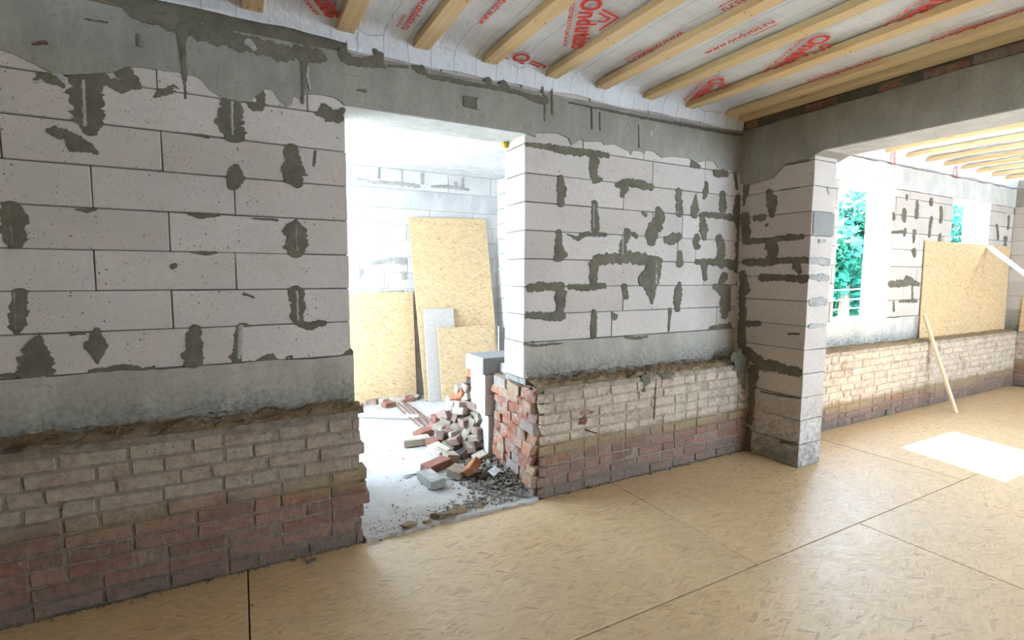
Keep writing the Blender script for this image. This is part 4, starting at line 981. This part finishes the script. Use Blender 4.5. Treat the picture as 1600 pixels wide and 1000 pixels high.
bricks = [  # crop x, y, apparent length, image angle, roll, colour, label, depth mode
 (115, 568, 150, -8, 0, 'cream', 'long cream brick lying flat at the left foot of the heap', 'g'),
 (255, 632, 95, 20, 10, 'cream', 'cream brick end-on between the left foot and the red-and-white brick', 'g'),
 (172, 515, 82, -6, 0, 'red', 'dull red brick with dusty top behind the long cream brick', 'g'),
 (240, 498, 52, 20, 20, 'red', 'dark red half brick right of the dusty-topped one', 'g'),
 (300, 470, 110, 62, 10, 'mauve', 'pinkish brick tilted steeply on the left slope of the heap', 'h'),
 (245, 430, 50, -10, 0, 'red', 'small red half brick at the far left edge of the heap', 'g'),
 (252, 568, 98, 8, 0, 'red', 'red-faced brick with pale top at the left foot, under the tilted pink one', 'g'),
 (302, 525, 85, 5, 8, 'cream', 'cream brick lying over the red-faced brick', 'h'),
 (322, 582, 110, 24, 25, 'buff', 'buff wedge-lying brick in the middle of the foot', 'h'),
 (305, 655, 90, 28, 8, 'buff', 'buff brick slanting up behind the front red brick', 'g'),
 (237, 712, 120, 5, 0, 'red', 'red brick with whitewashed top near the front of the heap', 'g'),
 (205, 797, 118, 6, 0, 'grey', 'grey-buff brick lying alone nearest the doorway', 'g'),
 (395, 640, 125, 32, 30, 'brown', 'upper of two dark brown bricks tilted at the front', 'h'),
 (345, 700, 70, 70, 10, 'orange', 'orange-red half brick standing beside the dark bricks', 'h'),
 (412, 700, 130, 28, 30, 'brown', 'lower of two dark brown bricks tilted at the front', 'h'),
 (412, 508, 180, 64, 20, 'cream', 'long whitewashed brick standing steeply in the centre of the heap', 'h'),
 (345, 482, 75, 60, 30, 'cream', 'small cream brick left of the steep whitewashed one', 'h'),
 (372, 447, 92, -10, 5, 'mauve', 'reddish mauve brick just above the small cream one', 'h'),
 (387, 392, 100, -12, 5, 'cream', 'cream brick lying flat mid-heap under the big pink one', 'h'),
 (427, 345, 122, -12, 5, 'mauve', 'big pinkish brick with dusty top in the upper middle', 'h'),
 (318, 377, 80, 12, 5, 'white', 'whitish brick on the upper left slope', 'h'),
 (300, 412, 82, 20, 15, 'cream', 'cream brick under the whitish one on the left slope', 'h'),
 (318, 335, 62, -8, 20, 'grey', 'grey-topped brick at the left shoulder of the heap', 'h'),
 (378, 290, 68, 55, 0, 'orange', 'bright orange brick standing on its end in the upper heap', 'h'),
 (342, 306, 48, 70, 10, 'orange', 'narrow orange half brick left of the bright orange one', 'h'),
 (362, 258, 60, 75, 10, 'white', 'white brick upright above the narrow orange half', 'h'),
 (408, 250, 75, -8, 5, 'mauve', 'grey-brown brick lying above the bright orange one', 'h'),
 (452, 292, 95, -32, 10, 'cream', 'cream brick sloping down to the right near the blocks', 'h'),
 (430, 207, 62, 80, 5, 'brown', 'brown half brick standing near the heap top', 'h'),
 (460, 215, 50, 0, 5, 'white', 'white half brick against the blocks near the heap top', 'h'),
 (450, 166, 62, -5, 0, 'orange', 'topmost orange-red brick with dusty top', 'h'),
 (460, 130, 40, 70, 5, 'buff', 'pale piece at the very top touching the grey cap', 'h'),
 (470, 402, 82, 40, 15, 'cream', 'cream brick sloping against the blocks mid-height', 'h'),
 (478, 450, 70, 55, 15, 'buff', 'buff brick wedged between blocks and steep whitewashed brick', 'h'),
 (467, 503, 72, 0, 5, 'mauve', 'mauve brick lying against the foot of the blocks', 'h'),
 (455, 545, 72, 12, 10, 'buff', 'buff brick directly under the mauve one by the blocks', 'h'),
 (455, 592, 80, 10, 20, 'brown', 'dark brick in the gap low beside the blocks', 'h'),
 (503, 683, 42, -20, 20, 'buff', 'small buff fragment at the base of the blocks', 'g'),
 (330, 430, 60, -20, 15, 'mauve', 'mauve half brick hidden behind the tilted pink one', 'h'),
 (400, 300, 60, 10, 5, 'cream', 'cream brick behind the bright orange one', 'h'),
 (285, 445, 50, 30, 15, 'buff', 'buff half brick on the far left slope', 'h'),
 (452, 775, 75, 42, 35, 'orange', 'orange broken brick lying in the rubble by the jamb', 'g'),
 (440, 640, 70, -40, 25, 'brown', 'brown half brick leaning on the upper dark one', 'h'),
 (272, 405, 85, 15, 10, 'mauve', 'mauve brick high on the left slope below the grey-topped one', 'h'),
 (262, 478, 90, 10, 5, 'buff', 'buff brick lying behind the small dark red half bricks', 'h'),
 (345, 345, 90, -10, 8, 'cream', 'cream brick between the grey-topped brick and the big pinkish one', 'h'),
 (270, 535, 90, -15, 12, 'brown', 'brown brick under the steeply tilted pinkish one', 'h'),
 (415, 435, 80, 30, 10, 'buff', 'buff brick lying just under the flat cream one mid-heap', 'h'),
 (350, 545, 90, 35, 20, 'mauve', 'mauve brick left of the foot of the steep whitewashed one', 'h'),
 (425, 592, 80, -20, 15, 'buff', 'buff brick tucked above the dark brown bricks', 'h'),
 (360, 760, 45, 20, 10, 'buff', 'buff fragment in front of the orange-red half brick', 'g'),
]
def brick_obj(L, seed, mt, W=0.12, H=0.066):
    r = random.Random(seed); bm = boxbm((-L/2, -W/2, -H/2), (L/2, W/2, H/2), 0.006, 0.0035, rnd=r)
    bmesh.ops.subdivide_edges(bm, edges=[e for e in bm.edges if e.calc_length() > 0.05], cuts=1)
    for v in bm.verts: v.co += Vector([r.uniform(-.0025, .0025) for _ in range(3)])
    me = bm2me(bm, 'brick_form'); me.materials.append(mt); return me
for i, (cx, cy, ln, ang, roll, colr, lab, mode) in enumerate(bricks):
    px = 620+cx/3.845; py_ = 540+cy/3.845
    if mode == 'g':
        c = onZ(px, py_+0.25*30/3.845, 0.05); 
    else: c = heap_point(px, py_, 0.07)
    depth = (c-EYE).dot(F_); full = 0.25*FPX/depth*3.845
    L = 0.25 if ln > full*0.5 else 0.13
    full = L*FPX/depth*3.845; k = min(1, ln/full*0.93)
    im = CR*math.cos(math.radians(ang)) + CU*math.sin(math.radians(ang))
    if mode == 'g' and abs(ang) < 40:
        im = Vector((im.x, im.y, 0.0)); im = (CR.xy.to_3d()).normalized()*math.cos(math.radians(ang)) + Vector((F_.x, F_.y, 0)).normalized()*math.sin(math.radians(ang))
        back = Vector((F_.x, F_.y, 0)).normalized()
    else: back = Vector((F_.x, F_.y, -0.15)).normalized()
    ax = (im*k + back*(math.sqrt(max(0, 1-k*k))*(-1 if i % 2 else 1))).normalized()
    up = (UP-ax*UP.dot(ax)); up = up.normalized() if up.length > 0.05 else CR.copy()
    up = Matrix.Rotation(math.radians(roll*(1 if i % 3 else -1)), 3, ax) @ up; sd2 = up.cross(ax)
    if mode == 'g': c.z = max(0.055, 0.02 + 0.033 + abs(ax.z)*L/2 + abs(sd2.z)*0.06)
    o = link('brick', brick_obj(L, i+50, PM[colr]), None); mm = Matrix((ax, sd2, up)).transposed().to_4x4(); mm.translation = c; o.matrix_world = mm
    tag(o, lab, 'brick', 'loose bricks heaped beside the doorway')
# hidden body of the heap: broken brick rubble that carries the bricks
spots = []
r9 = random.Random(4)
def inside(x, y, poly):
    c = False
    for (x1, y1), (x2, y2) in zip(poly, poly[1:]+poly[:1]):
        if (y1 > y) != (y2 > y) and x < (x2-x1)*(y-y1)/(y2-y1)+x1: c = not c
    return c
mass = [(462, 185), (497, 185), (497, 610), (425, 640), (310, 620), (235, 560), (245, 470), (320, 385), (365, 300), (420, 235)]
while len(spots) < 300:
    cx, cy = r9.uniform(225, 500), r9.uniform(180, 645)
    if not inside(cx, cy, mass): continue
    p = heap_point(620+cx/3.845, 540+cy/3.845, r9.uniform(0.10, 0.22))
    if p.z < 0.03: continue
    spots.append((p.x, p.y, p.z, r9.uniform(0.022, 0.042)))
hb = scatter('brick_rubble', None, spots, PM['mauve'], 11); tag(hb, 'broken brick rubble packed under the heap of loose bricks', 'rubble')
# fine rubble at the jamb and threshold
spots = []
for i in range(1500):
    t = r9.gauss(0, 1); s_ = r9.gauss(0, 1)
    x = 1.66+0.10*t; y = 3.42+0.22*s_
    if x > 1.82 or y < 2.99: continue
    hgt = max(0, 0.10-0.25*abs(x-1.82)-0.12*abs(y-3.45))
    spots.append((x, y, 0.02+hgt*r9.random(), abs(r9.gauss(0, 0.010))+0.004))
for i in range(500):
    x = r9.uniform(0.65, 1.78); y = 2.98+abs(r9.gauss(0, 0.10)) ; spots.append((x, y, slab_h(x, y), r9.uniform(.002, .007)))
for i in range(260):
    x = 1.28+r9.gauss(0, 0.09); y = 3.02+abs(r9.gauss(0, 0.05)); spots.append((x, y, 0.025, r9.uniform(.004, .016)))
for i in range(700):
    x = r9.uniform(0.7, 1.8); y = r9.uniform(3.1, 6.2); spots.append((x, y, slab_h(x, y), abs(r9.gauss(0, .004))+.001))
g1 = scatter('mortar_rubble', None, spots, M['grit'], 12); tag(g1, 'crumbled mortar and grit spread on the concrete at the doorway', 'rubble')
for i, (cx, cy, s, mt, lab) in enumerate(((480, 640, 22, 'grey', 'grey lump low beside the blockwork'), (557, 702, 30, 'grey', 'grey mortar lump leaning at the jamb'), (615, 700, 24, 'buff', 'buff lump by the broken jamb'), (690, 760, 26, 'buff', 'buff stone right of the white scrap'), (540, 742, 26, 'grey', 'grey lump left of the white scrap'), (590, 820, 16, 'buff', 'small stone below the white scrap'), (490, 695, 20, 'grey', 'pale lump next to the dark brown bricks'), (640, 800, 20, 'buff', 'buff stone in the grit by the jamb foot'), (330, 745, 18, 'buff', 'small buff stone right of the front red brick'))):
    c = onZ(620+cx/3.845, 540+cy/3.845+4, 0.03); rr = s/3.845/FPX*(c-EYE).dot(F_)
    bm = bmesh.new(); rq = random.Random(i+90)
    pts = [bm.verts.new(Vector((rq.uniform(-1, 1), rq.uniform(-1, 1), rq.uniform(-.8, .8)))*rr) for _ in range(16)]
    bmesh.ops.convex_hull(bm, input=pts)
    for v in [v for v in bm.verts if not v.link_faces]: bm.verts.remove(v)
    o = link('stone', bm2me(bm, 'stone'), PM[mt], None, c+Vector((0, 0, rr*0.6))); tag(o, lab, 'stone')
# threshold stones along the slab edge
for i, (px, py_, wd, lab) in enumerate(((690, 812, 18, 'left flat stone on the chipped threshold edge'), (712, 805, 22, 'longest flat brown stone on the threshold edge'), (748, 797, 12, 'round stone where grit ends on the threshold'), (640, 828, 16, 'low brown chip at the left threshold edge'), (668, 820, 9, 'tiny chip between threshold stones'))):
    c = onZ(px, py_, 0.01); rr = wd/FPX*(c-EYE).dot(F_)
    bm = bmesh.new(); rq = random.Random(i+190)
    pts = [bm.verts.new(Vector((rq.uniform(-1, 1)*rr, rq.uniform(-.5, .5)*rr, rq.uniform(-.4, .45)*rr))) for _ in range(18)]
    bmesh.ops.convex_hull(bm, input=pts)
    for v in [v for v in bm.verts if not v.link_faces]: bm.verts.remove(v)
    o = link('stone', bm2me(bm, 'stone'), M['dirt'], None, c+Vector((0, 0.02, 0.012))); tag(o, lab, 'stone')
# white scrap, chip
c = onZ(773, 735, 0.12); bm = boxbm((-0.045, -0.03, -0.004), (0.045, 0.03, 0.004), 0.001, 0.006)
o = link('tile_scrap', bm2me(bm, 'scrap'), M['card'], None, c, (0.35, -0.2, 0.5)); tag(o, 'flat white scrap lying on the rubble by the broken jamb', 'scrap')
c = onZ(641, 741, 0.025); bm = boxbm((-0.06, -0.012, -0.003), (0.06, 0.012, 0.003), 0.001, 0.004)
o = link('wood_chip', bm2me(bm, 'chip'), M['card'], None, c, (0, 0, 0.1)); tag(o, 'thin pale chip lying alone on the concrete left of the heap', 'scrap')
c = onZ(487, 876, 0.004); bm = boxbm((-0.03, -0.015, -0.004), (0.03, 0.015, 0.006), 0.003, 0.006)
o = link('mortar_crumb', bm2me(bm, 'crumb'), M['smear'], None, c, (0, 0, 0.4)); tag(o, 'dark mortar crumb on the board floor before the left brick base', 'crumb')
# rusty rods and pale pole
def P0(cx, cy, z=0.05): return onZ(620+cx/3.845, 540+cy/3.845, z)
for i, (a, b) in enumerate((((-5, 355), (135, 482)), ((10, 345), (150, 470)), ((25, 330), (165, 480)), ((45, 335), (190, 470)), ((100, 372), (212, 492)))):
    p, q = P0(*a), P0(*b); md = (p+q)/2+Vector((0.01*(i-2), 0.01, 0.012))
    o = tube('steel_rod', [p, md, q], 0.007, M['rust'])
    tag(o, ('leftmost rusty rod, lowest of the bundle by the pole end', 'second rusty rod from the left in the bundle', 'middle rusty rod of the bundle left of the brick heap', 'fourth rusty rod, just left of the separate right one', 'rightmost rusty rod, nearest the brick heap')[i], 'rod', 'rusty rods on the back room floor')
p, q = onZ(545, 648, 0.06), onZ(654, 651, 0.06)
o = tube('pale_pole', [p, (p+q)/2, q], 0.022, mat_plain('pale_wood_pole', (0.66, 0.62, 0.56), 0.7), None, 10); tag(o, 'pale round pole on the concrete, its end beside the rusty rods', 'pole')
# row of broken bricks along the back wall
rowl = ['leftmost brick scrap below the low wide board', 'reddish brick piece second from the left at the back wall', 'pale brick piece lying at the back wall foot', 'white brick stub under the low board', 'red brick bit centred under the low board', 'whitish broken brick near the board edge', 'dusty brick piece where two boards meet', 'small red bit beside the grey board foot', 'pale lump under the low board edge']
for i, (px, py_, cn) in enumerate(((558, 632, 'mauve'), (571, 622, 'red'), (583, 626, 'mauve'), (596, 625, 'white'), (607, 630, 'red'), (615, 622, 'white'), (626, 622, 'cream'), (638, 622, 'red'), (646, 619, 'white'))):
    c = onZ(px, py_+2, 0.04); o = link('brick', brick_obj(random.uniform(.09, .16), i+300, PM[cn]), None, None, c, (random.uniform(-.2, .2), random.uniform(-.2, .2), random.uniform(-1, 1)))
    tag(o, rowl[i], 'brick', 'brick scraps along the back wall')
# crumbs swept along the foot of the brick walls on the board floor
spots = [(r9.uniform(XL, XP), YF-abs(r9.gauss(0, .012)), 0.001, abs(r9.gauss(0, .004))+.001) for _ in range(900)]
spots += [(r9.uniform(-0.5, 4.0), r9.uniform(0.8, 2.9), 0.001, abs(r9.gauss(0, .0022))+.0008) for _ in range(160)]
o = scatter('floor_crumbs', None, spots, M['smear'], 21); tag(o, 'dark crumbs swept along the wall foot on the board floor', 'crumbs')

# ================================================================== OUTSIDE
og = box('ground', (-60, 3.6, -1.4), (90, 120, -1.2), M['ground']); og['kind'] = 'structure'
rd = box('road', (-60, 17, -1.2), (90, 23, -1.17), M['road']); rd['kind'] = 'structure'
def tree(x, y, h, rad, seed, label, n=9000):
    r = random.Random(seed); root = bpy.data.objects.new('tree', None); COL.objects.link(root); root.location = (x, y, -1.2)
    tag(root, label, 'tree', 'trees outside the windows')
    bm = bmesh.new(); bmesh.ops.create_cone(bm, segments=9, radius1=0.22, radius2=0.08, depth=h*0.7, cap_ends=True)
    for v in bm.verts: v.co.z += h*0.35; v.co.x += 0.12*noise.noise((0, 0, v.co.z))
    link('trunk', bm2me(bm, 'trunk'), M['bark'], root)
    bm = bmesh.new(); cl = [(Vector((r.gauss(0, .5)*rad, r.gauss(0, .5)*rad, h*(0.18+0.8*r.random()))), rad*r.uniform(.25, .45)) for _ in range(34)]
    for i in range(n):
        c, cr_ = r.choice(cl); d = Vector((r.gauss(0, 1), r.gauss(0, 1), r.gauss(0, 1))).normalized()
        p = c+d*cr_*(r.random()**0.4); a = Vector((r.gauss(0, 1), r.gauss(0, 1), r.gauss(0, 1))).normalized()*0.16; b = a.orthogonal().normalized()*0.10
        bm.faces.new([bm.verts.new(q) for q in (p-a, p-b, p+a, p+b)])
    link('foliage', bm2me(bm, 'foliage'), M['leaf'], root, kind='stuff')
tree(17.8, 9.6, 5.6, 2.3, 1, 'leafy tree filling the left side of the first window')
tree(27.0, 14.6, 6.2, 2.6, 2, 'second tree behind, seen through the first window beside the nearer one')
tree(28.8, 11.0, 8.0, 2.6, 3, 'tree seen through the narrow second window')
tree(34.5, 14.5, 8.4, 2.8, 4, 'farther tree right of the one in the second window')
for k, zc in enumerate((1.42, 1.16, 0.92)):
    pts = [(x, 7.4+0.02*(x-10), zc-0.2+0.004*(x-12)**2) for x in range(5, 26)]
    o = tube('overhead_cable', pts, 0.012, M['cable']); tag(o, ('top', 'middle', 'lowest')[k]+' of three pale cables crossing in front of the tree', 'cable')
bpy.data.objects.remove(window)
